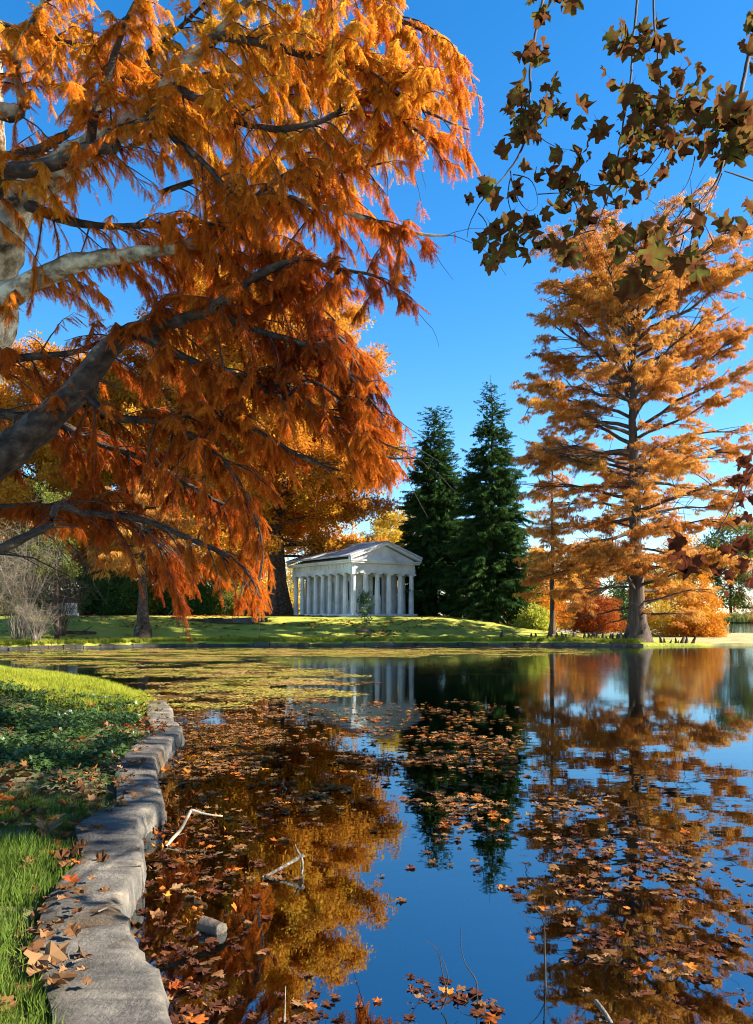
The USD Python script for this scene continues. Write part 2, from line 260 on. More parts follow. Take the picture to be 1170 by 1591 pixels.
def bed_h(X, Y):
    s = -bank_side(X, Y)
    P = np.stack([X, Y, np.zeros_like(X)], -1)
    return -0.10 - 0.26 * sstep(0, 3.0, s) - 0.95 * sstep(2.5, 11, s) + 0.10 * (meshkit.fbm(P * 0.7 + 3, 3) - 0.5)
xs = np.r_[-400, np.arange(-60, -10, 2.0), np.arange(-10, 12, 0.22), np.arange(12, 90, 3.0), 400]
ys = np.r_[-60, np.arange(-6, 2, 1.0), np.arange(2, 26, 0.22), np.arange(26, 110, 4.0), 260]
single('pond_bed', grid(xs, ys, bed_h), 'pond_mud', kind='structure', smooth=True)
single('pond_water', (np.array([(-400, -60, 0), (400, -60, 0), (400, 260, 0), (-400, 260, 0)], float), np.array([(0, 1, 2), (0, 2, 3)])), 'pond_water', kind='structure')

def shore_y(X): return 44.8 + 6.4 * sstep(-24, -9, X) + 0.9 * (meshkit.fbm(np.stack([X * 0.22, X * 0, X * 0], -1), 3) - 0.5) - 0.8 * sstep(9, 18, X)
def far_h(X, Y):
    s = Y - shore_y(X); P = np.stack([X, Y, np.zeros_like(X)], -1)
    amp = 1.55 * (1 - sstep(4, 19, X)) + 0.02
    z = 0.30 - 0.18 * sstep(12, 22, X) + amp * sstep(0.2, 12.5, s) + 0.5 * sstep(14, 60, s) * (1 - sstep(0, 12, X)) + 0.12 * (meshkit.fbm(P * 0.25, 3) - 0.5) * sstep(0, 3, s)
    back = np.where(X > 6, (78 + 8 * (1 - sstep(6, 12, X)) * 4) - Y, 99)
    z = z - 1.5 * sstep(0.0, 1.5, -back)
    return np.where(s > 0, z, z - 1.6 * sstep(0, 0.5, -s))
single('far_lawn', grid(np.r_[np.arange(-70, -26, 2.0), np.arange(-26, 26, 0.4), np.arange(26, 75, 2.0)], np.r_[np.arange(43, 66, 0.4), np.arange(66, 124, 2.0)], far_h), 'far_lawn_grass', kind='structure', smooth=True)
def back_h(X, Y):
    k = 105 + 83 * sstep(-6, 22, X)
    return np.where(Y > k, 0.8 * sstep(0, 20, Y - k) + 0.35, -1.6)
single('ground', grid(np.r_[-3000, -800, np.arange(-150, 160, 5.0), 800, 3000], np.r_[np.arange(95, 215, 2.0), 260, 400, 900, 3000], back_h), 'back_ground', kind='structure', smooth=True)
sx = np.arange(19.5, 62, 0.5); sy = np.arange(47, 80, 0.5)
single('sand_spit', grid(sx, sy, lambda X, Y: far_h(X, Y) + 0.035 - 0.25 * (1 - sstep(19.5, 22.5, X))), 'spit_litter', kind='structure', smooth=True)
bx = np.r_[np.arange(-45, -14, 1.0), np.arange(-14, 4.2, 0.12)]; by = np.r_[np.arange(-6, 2, 0.4), np.arange(2, 17.5, 0.12), np.arange(17.5, 30, 0.3)]
single('near_bank', grid(bx, by, bank_h, keep=lambda c: bank_side(c[:, 0], c[:, 1]) > -0.35), 'bank_soil', kind='structure', smooth=True)

# ---------------------------------------------------------------- the coping of the near bank, stone by stone
def along(line, s):
    p = np.array(line.interpolate(s).coords[0]); a = np.array(line.interpolate(max(s - 0.12, 0)).coords[0]); b = np.array(line.interpolate(min(s + 0.12, line.length)).coords[0])
    t = (b - a) / np.linalg.norm(b - a); return p, t
coping = thing('stone_coping', 'rough grey stone coping along the near bank of the pond', 'stone edging')
s0, k = 5.6, 0
srng = random.Random(3)
while s0 < stone_line.length - 0.35:
    L = min(srng.uniform(0.95, 1.6), stone_line.length - s0)
    W, TH, top = srng.uniform(0.48, 0.53) * (1 - 0.14 * sstep(10, 14, s0)), 0.34, 0.22 + srng.uniform(-0.006, 0.006)
    box = trimesh.creation.box((1, 1, 1)); n_u, n_t, n_z = int(L / 0.05), int(W / 0.045), 6
    sh = []
    gu, gt = np.meshgrid(np.linspace(0, 1, n_u), np.linspace(0, 1, n_t), indexing='ij')
    # a closed skin: ring of the slab's outline swept over the rounded edge, top inside
    out = Polygon([(0, 0), (1, 0), (1, 1), (0, 1)])
    U = np.linspace(0, 1, n_u); T = np.r_[-1.0, -0.45, np.linspace(0, 1, n_t), 1.45, 2.0]      # t < 0 and t > 1 run down the two long faces
    uu, tt = np.meshgrid(np.r_[-1, -0.4, U, 1.4, 2], T, indexing='ij')
    cu, ct = np.clip(uu, 0, 1), np.clip(tt, 0, 1)
    down = np.maximum(np.maximum(-tt, tt - 1), np.maximum(-uu, uu - 1)).clip(0)
    P2 = np.zeros(uu.shape + (3,))
    for a in range(uu.shape[0]):
        p, t = along(stone_line, s0 + L * cu[a, 0]); nrm = np.array([-t[1], t[0]])
        P2[a, :, :2] = p + nrm * (ct[a][:, None] * W - 0.05)
        P2[a, :, :2] += t * (0.006 * (1 if uu[a, 0] < 0.001 else -1 if uu[a, 0] > 0.999 else 0))
    nz = meshkit.fbm(P2 * [2.3, 2.3, 1] + 31 * k, 4) - 0.5; nf = meshkit.fbm(P2 * 11 + 7 * k, 3) - 0.5
    edge = np.minimum(np.minimum(ct, 1 - ct) * W, np.minimum(cu, 1 - cu) * L * 3)
    z = top + 0.035 * nz + 0.016 * nf - 0.020 * np.exp(-edge / 0.02) * (down == 0)
    z = z - 0.012 * (down > 0) - down * TH * np.where(down > 0, 1, 0)
    wob2 = meshkit.fbm(np.stack([P2[..., 0] * 4.5, P2[..., 1] * 4.5, z * 7], -1), 4) - 0.5
    P2[..., 0] += 0.20 * wob2 * (ct < 0.2) + 0.02 * (down > 0.3); P2[..., 1] += 0.05 * wob2
    P2[..., 2] = z
    na, nb = uu.shape; i, j = np.meshgrid(np.arange(na - 1), np.arange(nb - 1), indexing='ij')
    q = np.stack([i * nb + j, i * nb + j + 1, (i + 1) * nb + j + 1, (i + 1) * nb + j], -1).reshape(-1, 4)
    q = q[:, ::-1]
    part(coping, 'stone', (P2.reshape(-1, 3), q), 'coping_stone', smooth=50)
    s0 += L + 0.003; k += 1

# ---------------------------------------------------------------- small shapes: sprays, tufts, leaves, blades
def blade(p, d, L, w, n, bend=0.0):
    """a narrow diamond from p along d"""
    d = unit(d); s = unit(np.cross(d, n)); p = np.asarray(p, float)
    return np.array([p, p + d * L * 0.45 + s * w / 2, p + d * L + np.array([0, 0, -bend * L]), p + d * L * 0.45 - s * w / 2]), np.array([(0, 1, 2), (0, 2, 3)])
def spray_mesh(seed, nb=20, w=0.036, feather=0.25):
    """a feathery cypress twig along +x, one unit long, leaflets to both sides, hanging a little to -z"""
    r = np.random.default_rng(seed); m = MB()
    v, f = blade((0, 0, 0), (1, 0, -0.1), 1.0, 0.025, (0, 0, 1), 0.12); m.add(v, f)
    for i in range(nb):
        t = (i + 0.7) / nb
        for sd in (-1, 1):
            p = np.array([t, 0, -0.12 * t * t]); d = np.array([0.55 + 0.3 * r.random(), sd * (0.65 + 0.3 * r.random()), -0.25 - 0.5 * r.random()])
            v, f = blade(p, d, feather * (1 - 0.45 * t) * r.uniform(0.7, 1.2), w * r.uniform(0.7, 1.2), unit(r.normal(size=3) + [0, 0, 1.2]), 0.2); m.add(v, f)
    return m.get()
def tuft_mesh(seed, n=46, size=0.17, flat=1.0, hang=0.0):
    """loose leaves through a ball of radius one half"""
    r = np.random.default_rng(seed); m = MB()
    for i in range(n):
        d = unit(r.normal(size=3)); p = d * 0.5 * r.random() ** 0.45 * [1, 1, flat]
        dr = unit(r.normal(size=3) + d * 0.5 + [0, 0, -hang])
        v, f = blade(p, dr, size * r.uniform(0.7, 1.5), size * r.uniform(0.5, 0.9), unit(r.normal(size=3))); m.add(v, f)
    return m.get()
def fringe_mesh(seed, n=44, L=0.42, w=0.075):
    """a cypress tuft seen from far: fine drooping plumes round a short twig along +x"""
    r = np.random.default_rng(seed); m = MB()
    for i in range(n):
        t = r.random(); p = np.array([t - 0.5, 0, 0.05]) + r.normal(size=3) * [0.05, 0.13, 0.06]
        d = np.array([0.35 + 0.4 * r.normal(), r.normal() * 0.7, -0.55 - 0.5 * r.random()])
        v, f = blade(p, d, L * r.uniform(0.5, 1.2), w * r.uniform(0.6, 1.3), unit(r.normal(size=3)), 0.15); m.add(v, f)
    return m.get()
def bough_mesh(seed, n=15):
    """a spruce bough along +x, one unit long: side twigs in a flat fan with needles hanging below"""
    r = np.random.default_rng(seed); m = MB()
    for i in range(n):
        t = (i + 0.4) / n
        for sd in (-1, 1):
            L = 0.36 * (1 - 0.55 * t) * r.uniform(0.7, 1.2)
            p = np.array([t, 0, -0.05 * t]); d = np.array([0.6, sd * 0.8, -0.25 * r.random()])
            v, f = blade(p, d, L, 0.085, (0, 0.15 * sd, 1), 0.1); m.add(v, f)
            q = p + unit(d) * L * 0.55; v, f = blade(q, (0.25 * r.normal(), 0.25 * r.normal(), -1), 0.20 * r.uniform(0.6, 1.3), 0.06, unit(r.normal(size=3) * [1, 1, 0.1])); m.add(v, f)
    v, f = blade((0.6, 0, -0.03), (1, 0, 0.12), 0.5, 0.07, (0, 0, 1)); m.add(v, f)
    return m.get()
LOBES = [(0, 0.02), (0.10, 0.10), (0.06, 0.30), (0.22, 0.50), (0.30, 0.33), (0.46, 0.30), (0.58, 0.48), (0.70, 0.44), (0.68, 0.22), (0.82, 0.17), (1.0, 0.0)]
def leaf_mesh(seed, curl=0.2, fold=0.15, stalk=0.35):
    """a five-lobed sycamore leaf along +x, one unit long, bent and cupped"""
    r = np.random.default_rng(seed); half = np.array(LOBES) * r.uniform(0.88, 1.12, (len(LOBES), 2))
    left = half[1:-1] * [1, 1]; right = (np.array(LOBES) * r.uniform(0.88, 1.12, (len(LOBES), 2)))[1:-1][::-1] * [1, -1]
    o = np.vstack([[(0, 0)], left, [(1, 0)], right]); n = len(o)
    v = np.vstack([o, [(0.22, 0), (0.5, 0), (0.75, 0)]]); f = []
    poly = Polygon(o)
    mid = [n, n + 1, n + 2]
    def near(i): return mid[int(np.argmin([abs(o[i][0] - c) + (0.15 if c > 0.6 else 0) for c in (0.22, 0.5, 0.75)]))]
    for i in range(n):
        j = (i + 1) % n; a, b = near(i), near(j)
        f.append((i, j, a))
        if a != b: f.append((j, b, a))
    z = curl * (v[:, 0] - 0.4) ** 2 * r.choice([-1, 1]) + fold * np.abs(v[:, 1]) * r.uniform(0.3, 1.6) + curl * 1.5 * (v[:, 1] ** 2) * r.choice([-1, 1]) + 0.06 * r.normal(size=len(v))
    v3 = np.c_[v, z]
    if stalk:
        k = len(v3); v3 = np.vstack([v3, [(0.02, 0.012, z[0]), (0.02, -0.012, z[0]), (-stalk, 0.0, z[0] + 0.05)]]); f.append((k, k + 1, k + 2))
    return v3, np.array(f)
def tussock(seed, n=16, h=1.0, spread=0.35, w=0.055):
    r = np.random.default_rng(seed); m = MB()
    for i in range(n):
        a = r.random() * 2 * PI; p = np.array([math.cos(a), math.sin(a), 0]) * spread * r.random() ** 0.5 * 0.7
        lean = np.array([math.cos(a + r.normal() * 0.6), math.sin(a + r.normal() * 0.6), 0]) * r.uniform(0.1, 0.6); L = h * r.uniform(0.5, 1.1)
        d1 = unit(lean * 0.5 + [0, 0, 1]); d2 = unit(lean * 1.5 + [0, 0, 0.8]); s = unit(np.cross(d1, [math.cos(a * 7), math.sin(a * 7), 0.1])) * w / 2
        q = p + d1 * L * 0.55
        m.add([p + s, p - s, q - s * 0.8, q + s * 0.8, q + d2 * L * 0.45], [(0, 1, 2), (0, 2, 3), (3, 2, 4)])
    return m.get()
SPRAYS = [spray_mesh(s) for s in range(5)]
TUFTS = [tuft_mesh(s) for s in range(4)]
FRINGES = [fringe_mesh(s) for s in range(4)]
BOUGHS = [bough_mesh(s) for s in range(4)]
LEAVES = [leaf_mesh(s, 0.32, 0.26) for s in range(8)]
HANGING = [leaf_mesh(s + 80, 0.5, 0.42) for s in range(8)]
FLAT_LEAVES = [leaf_mesh(s + 40, 0.10, 0.10) for s in range(8)]

# ---------------------------------------------------------------- trees
def tree(name, label, base, H, R, lo=0.2, n=40, lift=0.3, arch=0.0, kind='tuft', m='oak_gold', bark='bark_dark', r0=0.4, size=0.9, per=5.0, sec=5, seed=1, lean=(0, 0), flare=0.0,
         group=None, sides=9, squash=0.6, taper=1.0, category='tree', keep=None, az=None, thin=0.0, droop=0.0, least_px=None):
    """trunk with flare, limbs out of it, side branches out of those, leaf clusters along the outer wood. R(t): reach at relative height t; lift(t): slope of a limb"""
    rng = np.random.default_rng(seed); base = np.array(base, float)
    root = thing(name, label, category, base, 0, group)
    top = np.array([lean[0], lean[1], H * 0.97])
    hs = np.r_[0, 0.02, 0.05, 0.1, np.linspace(0.16, 1, 14)]
    tp = np.array([top * h for h in hs]); tr = r0 * np.clip(1 - hs * taper, 0.03, 1) ** 0.9 * (1 + flare * np.exp(-hs * H / (1.1 * r0 * 1.6)))
    tc = wob(np.c_[tp, tr], 0.012 * H, 0.35, seed * 3.7); tb = MB().tube(tc[:, :3], tc[:, 3], 14 if flare else sides, 0.25 if flare else 0.1, seed)
    tb.tube([tc[0, :3] - [0, 0, 0.6], tc[0, :3] + [0, 0, 0.02]], tc[0, 3] * 1.03, 10)
    part(root, 'trunk', tb.get(), bark, smooth=True)
    cp, cd = [], []
    for i in range(n):
        t = lo + (1 - lo) * ((i + rng.random()) / n) ** 1.0; h = t * H * 0.97
        p0 = np.array([np.interp(h, tc[:, 2], tc[:, k]) for k in range(3)]); L = R(t) * rng.uniform(0.72, 1.12)
        if L < 0.15: continue
        a = (i * 2.39996 + rng.normal() * 0.35) if az is None else az(i, rng); sl = lift(t) if callable(lift) else lift
        d = unit(np.array([math.cos(a), math.sin(a), sl + 0.24 * rng.normal()])); s = np.linspace(0, 1, 8)
        while least_px and to_px(base + p0 + d * L)[0] < least_px and L > 1: L *= 0.9
        pts = p0 + d * L * s[:, None] + np.c_[0 * s, 0 * s, arch * L * s * s - droop * L * s ** 3]
        rr = max(0.018, min(r0 * 0.3, 0.018 * L)) * (1 - 0.86 * s)
        c = wob(np.c_[pts, rr], 0.10 * L, 0.5, seed + i * 5.1); mb = MB().tube(c[:, :3], c[:, 3], 5)
        spots = [(c[:, :3], 0.30)]
        for k in range(int(sec * max(1, L / 4))):
            u = rng.uniform(0.22, 0.95); q0 = np.array([np.interp(u, s, c[:, x]) for x in range(3)])
            side = unit(d + rng.normal(size=3) * [0.9, 0.9, 0.35]); l2 = L * rng.uniform(0.18, 0.42) * (1.15 - 0.5 * u)
            q = q0 + side * l2 * np.linspace(0, 1, 5)[:, None] + np.c_[np.zeros((5, 2)), -droop * l2 * np.linspace(0, 1, 5) ** 2]
            mb.tube(q, np.linspace(0.35, 0.1, 5) * rr[0] * 0.8, 4); spots.append((q, 0.15))
        part(root, 'limb', mb.get(), bark, smooth=True)
        for q, start in spots:
            ln = np.linalg.norm(q[-1] - q[0]) * (1 - start); cnt = max(1, rng.poisson(ln * per))
            u = start + (1 - start) * rng.random(cnt) ** 0.8; x = np.linspace(0, 1, len(q))
            pp = np.stack([np.interp(u, x, q[:, z]) for z in range(3)], 1) + rng.normal(size=(cnt, 3)) * size * [0.33, 0.33, 0.2]
            cp.append(pp); cd.append(np.repeat(unit(q[-1] - q[0])[None], cnt, 0))
    cp, cd = np.vstack(cp), np.vstack(cd); n_ = len(cp)
    ok = rng.random(n_) > thin
    if keep is not None: ok &= keep(cp + base, rng)
    ok &= cp[:, 2] > 0.25
    cp, cd = cp[ok], cd[ok]; n_ = len(cp)
    if kind == 'tuft':
        q = quats(rng.normal(size=(n_, 3)), rng.random(n_) * 6.28); pr = [('leaf_cluster', x, m) for x in TUFTS]
    elif kind == 'fringe':
        q = quats(unit(cd * [1, 1, 0.4] + rng.normal(size=(n_, 3)) * [0.6, 0.6, 0.15]), rng.normal(size=n_) * 0.3); pr = [('leaf_plume', x, m) for x in FRINGES]
    else:
        q = quats(unit(cd + rng.normal(size=(n_, 3)) * [0.3, 0.3, 0.12]), rng.normal(size=n_) * 0.25); pr = [('needle_bough', x, m) for x in BOUGHS]
    scatter(f'{root}/crown', pr, cp, q, size * rng.uniform(0.65, 1.35, n_) * (np.clip(1.9 - 1.75 * cp[:, 2] / H, 0.35, 1) if kind == 'bough' else 1), seed=seed)
    return root, n_

def bush(name, label, base, H, W, m, n=220, size=0.5, seed=1, category='shrub', group=None, bark='twig_dark', leaves=True, kind='tuft', stems=14, shape=0.5, sr=0.02):
    rng = np.random.default_rng(seed); root = thing(name, label, category, base, 0, group); mb = MB()
    for i in range(stems):
        a = rng.random() * 6.28; e = np.array([math.cos(a) * W * rng.uniform(0.15, 0.9), math.sin(a) * W * rng.uniform(0.15, 0.9), H * rng.uniform(0.5, 0.95)])
        s = np.linspace(0, 1, 7)[:, None]; p = np.array([e[0] * 0.15, e[1] * 0.15, 0]) * (1 - s) + e * [1, 1, 0] * s ** 1.5 + [0, 0, e[2]] * s
        c = wob(np.c_[p, np.linspace(sr * 1.4, sr * 0.3, 7)], 0.12 * H, 0.8, seed + i); mb.tube(c[:, :3], c[:, 3], 4)
        for k in range(14 if not leaves else 3):
            u = rng.uniform(0.3, 1); q0 = np.array([np.interp(u, s[:, 0], c[:, x]) for x in range(3)]); dd = unit(rng.normal(size=3) + [0, 0, 0.3]) * H * rng.uniform(0.12, 0.3)
            mb.tube([q0, q0 + dd * 0.5 + rng.normal(size=3) * 0.06, q0 + dd], [sr * 0.4, sr * 0.3, sr * 0.12], 3)
            if not leaves:
                for _ in range(3):
                    q1 = q0 + dd * rng.uniform(0.3, 1); mb.tube([q1, q1 + unit(rng.normal(size=3)) * H * rng.uniform(0.05, 0.14)], [sr * 0.25, sr * 0.1], 3)
    part(root, 'stems', mb.get(), bark)
    if leaves:
        d = unit(rng.normal(size=(n, 3)) * [1, 1, 0.8]); d[:, 2] = np.abs(d[:, 2]) * 1.0
        p = d * [W, W, H * 0.92] * (rng.random(n) ** 0.4)[:, None] * (0.35 + 1.25 * meshkit.fbm(d * 1.9 + seed, 3))[:, None]
        p[:, 2] = np.maximum(p[:, 2], size * 0.25)
        scatter(f'{root}/foliage', [('leaf_cluster', x, m) for x in TUFTS], p, quats(rng.normal(size=(n, 3)), rng.random(n) * 6.28), size * rng.uniform(0.7, 1.4, n), seed=seed)
    return root

# the big bald cypress on the point to the right
def big_keep(p, rng):
    u = to_px(p); hol = meshkit.fbm(p * 0.55 + 5, 3)
    ok = (u[:, 0] > 782 + 22 * meshkit.noise(p * 1.3)) & (hol > 0.476)
    ok &= ~((u[:, 1] > 900) & (u[:, 0] < 980) & (u[:, 0] > 925) )
    return ok
X0 = (990 - CX) / FPX * 52.2
def bigR(t): return np.interp(t, [0.05, 0.10, 0.2, 0.35, 0.55, 0.72, 0.86, 0.95, 1.0], [4.6, 6.4, 7.0, 7.6, 8.6, 8.9, 8.0, 5.8, 2.0])
tree('bald_cypress', 'tall orange bald cypress with flared trunk on the point by the water', (X0, 52.2, 0.16), 27.6, bigR, lo=0.055, n=112, lift=lambda t: -0.10 + 0.85 * t, arch=0.04, kind='fringe',
     m='cypress_far', bark='bark_cypress', r0=0.52, size=0.58, per=6.6, sec=8, seed=4, lean=(-0.35, 0.2), flare=1.25, least_px=812, keep=big_keep, droop=0.10)
# low hanging skirts of the same tree are part of its crown; the thin young cypress left of it
tree('bald_cypress', 'slender young cypress with thin trunk between the spruces and the big cypress', ((858 - CX) / FPX * 57, 57, 0.85), 15.5,
     lambda t: np.interp(t, [0.1, 0.3, 0.6, 1.0], [2.0, 2.2, 1.6, 0.4]), lo=0.14, n=46, lift=0.12, kind='fringe', m='cypress_far', bark='bark_cypress', r0=0.19, size=0.75, per=2.6, sec=3, seed=9, flare=0.5, thin=0.15, droop=0.1)

# the two dark spruces beside the temple
def cone(w, p=0.8, a=0.0): return lambda t: w * (1 - t) ** p * (0.86 + 0.28 * math.sin(t * 23 + a) ** 2) + 0.16 * (1 - t)
tree('spruce_tree', 'taller dark green spruce with a pointed tip standing right of the temple', ((764 - CX) / FPX * 65, 65, 1.45), 21.0, cone(3.25, 0.92, 1), lo=0.045, n=190, lift=lambda t: 0.45 * t - 0.22, arch=0.08,
     kind='bough', m='dark_evergreen', bark='bark_dark', r0=0.34, size=1.0, per=8.5, sec=4, seed=21, droop=0.12)
tree('spruce_tree', 'dark dense spruce with a rounded narrow top directly behind the right corner of the temple', ((675 - CX) / FPX * 70.5, 70.5, 1.8), 19.0, lambda t: np.interp(t, [0, 0.3, 0.55, 0.75, 0.9, 1], [2.6, 2.3, 1.9, 1.5, 1.0, 0.35]) * (0.85 + 0.3 * math.sin(t * 31) ** 2), lo=0.04, n=150, lift=lambda t: 0.3 * t - 0.1, arch=0.05,
     kind='bough', m='dark_evergreen', bark='bark_dark', r0=0.34, size=1.1, per=11, sec=5, seed=22, droop=0.1)

# big autumn trees behind and left of the temple
OV = lambda w, lo=0.0: (lambda t: w * np.interp(t, [0.1, 0.25, 0.5, 0.75, 0.9, 1.0], [0.72, 0.92, 1.0, 0.8, 0.55, 0.2]))
tree('oak_tree', 'huge orange and gold tree with dark buttressed trunk just left of the temple', ((433 - CX) / FPX * 71, 71, 1.9), 31, OV(12.2), lo=0.17, n=72, lift=lambda t: 0.15 + 0.5 * t, kind='tuft', m='oak_gold', r0=0.85, size=1.15, per=3.8, sec=7, seed=31, flare=0.7, lean=(-1.2, 1.5))
tree('oak_tree', 'orange tree with a dark trunk half hidden by hanging leaf left of the temple', ((396 - CX) / FPX * 76, 76, 2.0), 33, OV(11.5), lo=0.2, n=56, lift=lambda t: 0.2 + 0.5 * t, kind='tuft', m='orange_leaf', r0=0.7, size=1.25, per=3.4, sec=7, seed=32, flare=0.5, lean=(-4.5, 1.0))
tree('oak_tree', 'orange tree far left behind the bare shrubs', ((60 - CX) / FPX * 78, 78, 1.8), 27, OV(11.0), lo=0.10, n=58, lift=0.4, kind='tuft', m='oak_gold', r0=0.6, size=1.3, per=3.0, sec=6, seed=33)
tree('oak_tree', 'rust orange tree behind the dark trunks on the left lawn', ((225 - CX) / FPX * 84, 84, 2.0), 29, OV(10.5), lo=0.12, n=56, lift=0.4, kind='tuft', m='orange_leaf', r0=0.6, size=1.3, per=3.0, sec=6, seed=34)
tree('oak_tree', 'yellow tree showing above the temple roof beside the dense spruce', ((606 - CX) / FPX * 98, 98, 1.5), 13.0, OV(5.2), lo=0.1, n=36, lift=0.5, kind='tuft', m='oak_yellow', r0=0.3, size=1.1, per=3.4, sec=5, seed=35)
tree('conifer_tree', 'shaded trunk with hanging orange and olive leaf on the left shore', ((222 - CX) / FPX * 51.5, 51.5, 1.0), 11.0, lambda t: np.interp(t, [0.2, 0.5, 1], [3.4, 3.6, 1.2]), lo=0.32, n=34, lift=0.15, kind='fringe', m='cypress_far', r0=0.36, size=0.9, per=2.4, sec=4, seed=36, flare=0.6, droop=0.25)
tree('conifer_tree', 'thin grey trunk with olive leaf at the left edge of the far lawn', ((88 - CX) / FPX * 49, 49, 0.9), 9.0, lambda t: 2.6 - 1.4 * t, lo=0.35, n=26, lift=0.35, kind='tuft', m='olive_leaf', r0=0.16, size=0.6, per=1.6, sec=4, seed=37)
# dark evergreen masses low on the left
for i, (px, d, H, W, mm) in enumerate([(20, 66, 6.5, 4.6, 'green_shrub'), (150, 68, 5.6, 3.6, 'dark_evergreen'), (205, 72, 5.0, 3.6, 'olive_leaf'), (285, 74, 4.6, 3.4, 'green_shrub'), (345, 80, 5.5, 3.6, 'olive_leaf'), (-50, 62, 6.5, 4.0, 'olive_leaf'), (375, 92, 8.0, 4.5, 'oak_yellow'), (462, 96, 9.0, 4.5, 'oak_yellow'), (300, 95, 9.0, 5.0, 'olive_leaf'), (120, 92, 10.0, 6.0, 'olive_leaf')]):
    nm = ['low dark green shrub at the left picture edge behind the bare shrubs', 'dark evergreen shrub beside the white stone on the left', 'olive shrub behind the shaded trunk on the left shore', 'green shrub on the left lawn below the orange tassel', 'olive shrub in the shade left of the temple', 'olive shrub at the far left edge of the lawn', 'bright yellow shrub glowing between the two dark trunks left of the temple', 'yellow shrub behind the left end of the temple', 'tall olive shrub behind the left lawn', 'tall olive shrub far behind the white stone'][i]
    bush('lawn_shrub', nm, ((px - CX) / FPX * d, d, 1.9), H, W, mm, n=330, size=1.0, seed=60 + i)
# bare pale shrubs on the left shore, one fallen dark
for i, (px, d, H, W, lab) in enumerate([(30, 47.5, 8.6, 3.6, 'tall bare shrub with a tangle of pale twigs on the left shore'), (95, 50, 6.6, 3.0, 'bare pale shrub right of the tall tangle on the left shore'), (-35, 46, 7.0, 3.2, 'bare pale shrub at the left picture edge'), (55, 45.6, 2.4, 2.0, 'low bare shrub hanging over the water on the left shore')]):
    bush('bare_shrub', lab, ((px - CX) / FPX * d, d, 0.5), H, W, 'olive_leaf', seed=80 + i, leaves=False, bark='twig_pale' if i != 1 else 'bark_cypress', stems=34, sr=0.017)
# right side: orange shrubs, dark green, far bank
for i, (px, d, z, H, W, mm, lab) in enumerate([(832, 74, 0.7, 7.4, 3.2, 'orange_leaf', 'orange shrub right beside the taller spruce'), (885, 80, 0.6, 7.0, 3.2, 'oak_gold', 'golden shrub behind the slender young cypress'), (925, 77, 0.4, 4.6, 2.4, 'rust_leaf', 'rust coloured shrub left of the dark green one'),
        (955, 82, 0.3, 5.0, 2.6, 'dark_evergreen', 'dark green shrub just left of the big cypress trunk'), (1040, 70, 0.2, 6.6, 3.0, 'oak_yellow', 'yellow gold shrub right behind the big cypress trunk'), (1085, 66, 0.2, 6.0, 2.3, 'orange_leaf', 'orange gold shrub right of the big cypress beside the far water'), (830, 61, 0.9, 1.8, 1.3, 'lime_shrub', 'small lime green shrub at the foot of the taller spruce'), (650, 74, 1.8, 3.0, 2.0, 'dark_evergreen', 'low dark shrub behind the right end of the temple')]):
    bush('autumn_shrub', lab, ((px - CX) / FPX * d, d, z), H, W, mm, n=330, size=0.8, seed=100 + i)
for i, (px, d, H, W, mm, lab) in enumerate([(1135, 196, 26, 11, 'olive_leaf', 'brown green tree on the far bank above the reeds'), (1215, 200, 30, 13, 'rust_leaf', 'rust brown tree on the far bank at the right picture edge'), (1060, 204, 22, 10, 'oak_gold', 'golden tree on the far bank behind the big cypress'), (985, 202, 17, 9, 'olive_leaf', 'olive tree on the far bank left of the big cypress'), (905, 206, 20, 9, 'orange_leaf', 'orange tree on the far bank right of the spruces'), (840, 204, 18, 9, 'oak_gold', 'gold tree on the far bank beside the spruces'),
        (760, 150, 12, 7, 'olive_leaf', 'olive tree far behind the spruces'), (560, 135, 10, 7, 'oak_gold', 'gold tree far behind the temple'), (200, 130, 16, 9, 'oak_gold', 'gold tree far behind the left lawn'), (20, 125, 18, 9, 'orange_leaf', 'orange tree far behind the left edge of the lawn'), (380, 132, 15, 9, 'orange_leaf', 'orange tree far behind the trunks left of the temple'), (1300, 210, 30, 14, 'orange_leaf', 'orange tree on the far bank beyond the right edge')]):
    tree('far_tree', lab, ((px - CX) / FPX * d, d, 0.6), H, OV(W * 0.75), lo=0.08, n=26, lift=0.4, kind='tuft', m=mm, r0=0.4, size=2.6, per=0.9, sec=5, seed=120 + i)
# a bare brownish tree over the far water on the right
bush('bare_shrub', 'bare brown shrub over the reeds at the right edge', ((1190 - CX) / FPX * 190, 190, 0.4), 17, 8, 'rust_leaf', n=160, size=1.4, seed=140, bark='twig_dark', stems=26, sr=0.07)

# ---------------------------------------------------------------- the white temple
TA = math.radians(35); TC = np.array([(549 - CX) / FPX * 63.2, 63.2, 1.86])      # its near corner
temple = thing('stone_temple', 'small white marble temple tomb with columns all round and a gabled roof on the mound', 'mausoleum', TC, 0)
EX = np.array([math.cos(TA), math.sin(TA), 0]); EYV = np.array([-math.sin(TA), math.cos(TA), 0]); RT = np.stack([EX, EYV, [0, 0, 1.0]], 1)
def tl(v): return np.asarray(v, float) @ RT.T                                     # temple axes: x along the front, y back along the side
B, NF, NS, CH = 1.17, 6, 9, 3.5
FW, SL = B * (NF - 1), B * (NS - 1)
def tbox(x0, x1, y0, y1, z0, z1):
    b = trimesh.creation.box((x1 - x0, y1 - y0, z1 - z0)); return tl(b.vertices + [(x0 + x1) / 2, (y0 + y1) / 2, (z0 + z1) / 2]), b.faces
part(temple, 'step', tbox(-0.95, FW + 0.95, -0.95, SL + 0.95, -0.9, -0.16), 'marble_worn')
part(temple, 'step', tbox(-0.65, FW + 0.65, -0.65, SL + 0.65, -0.16, 0.02), 'marble_worn')
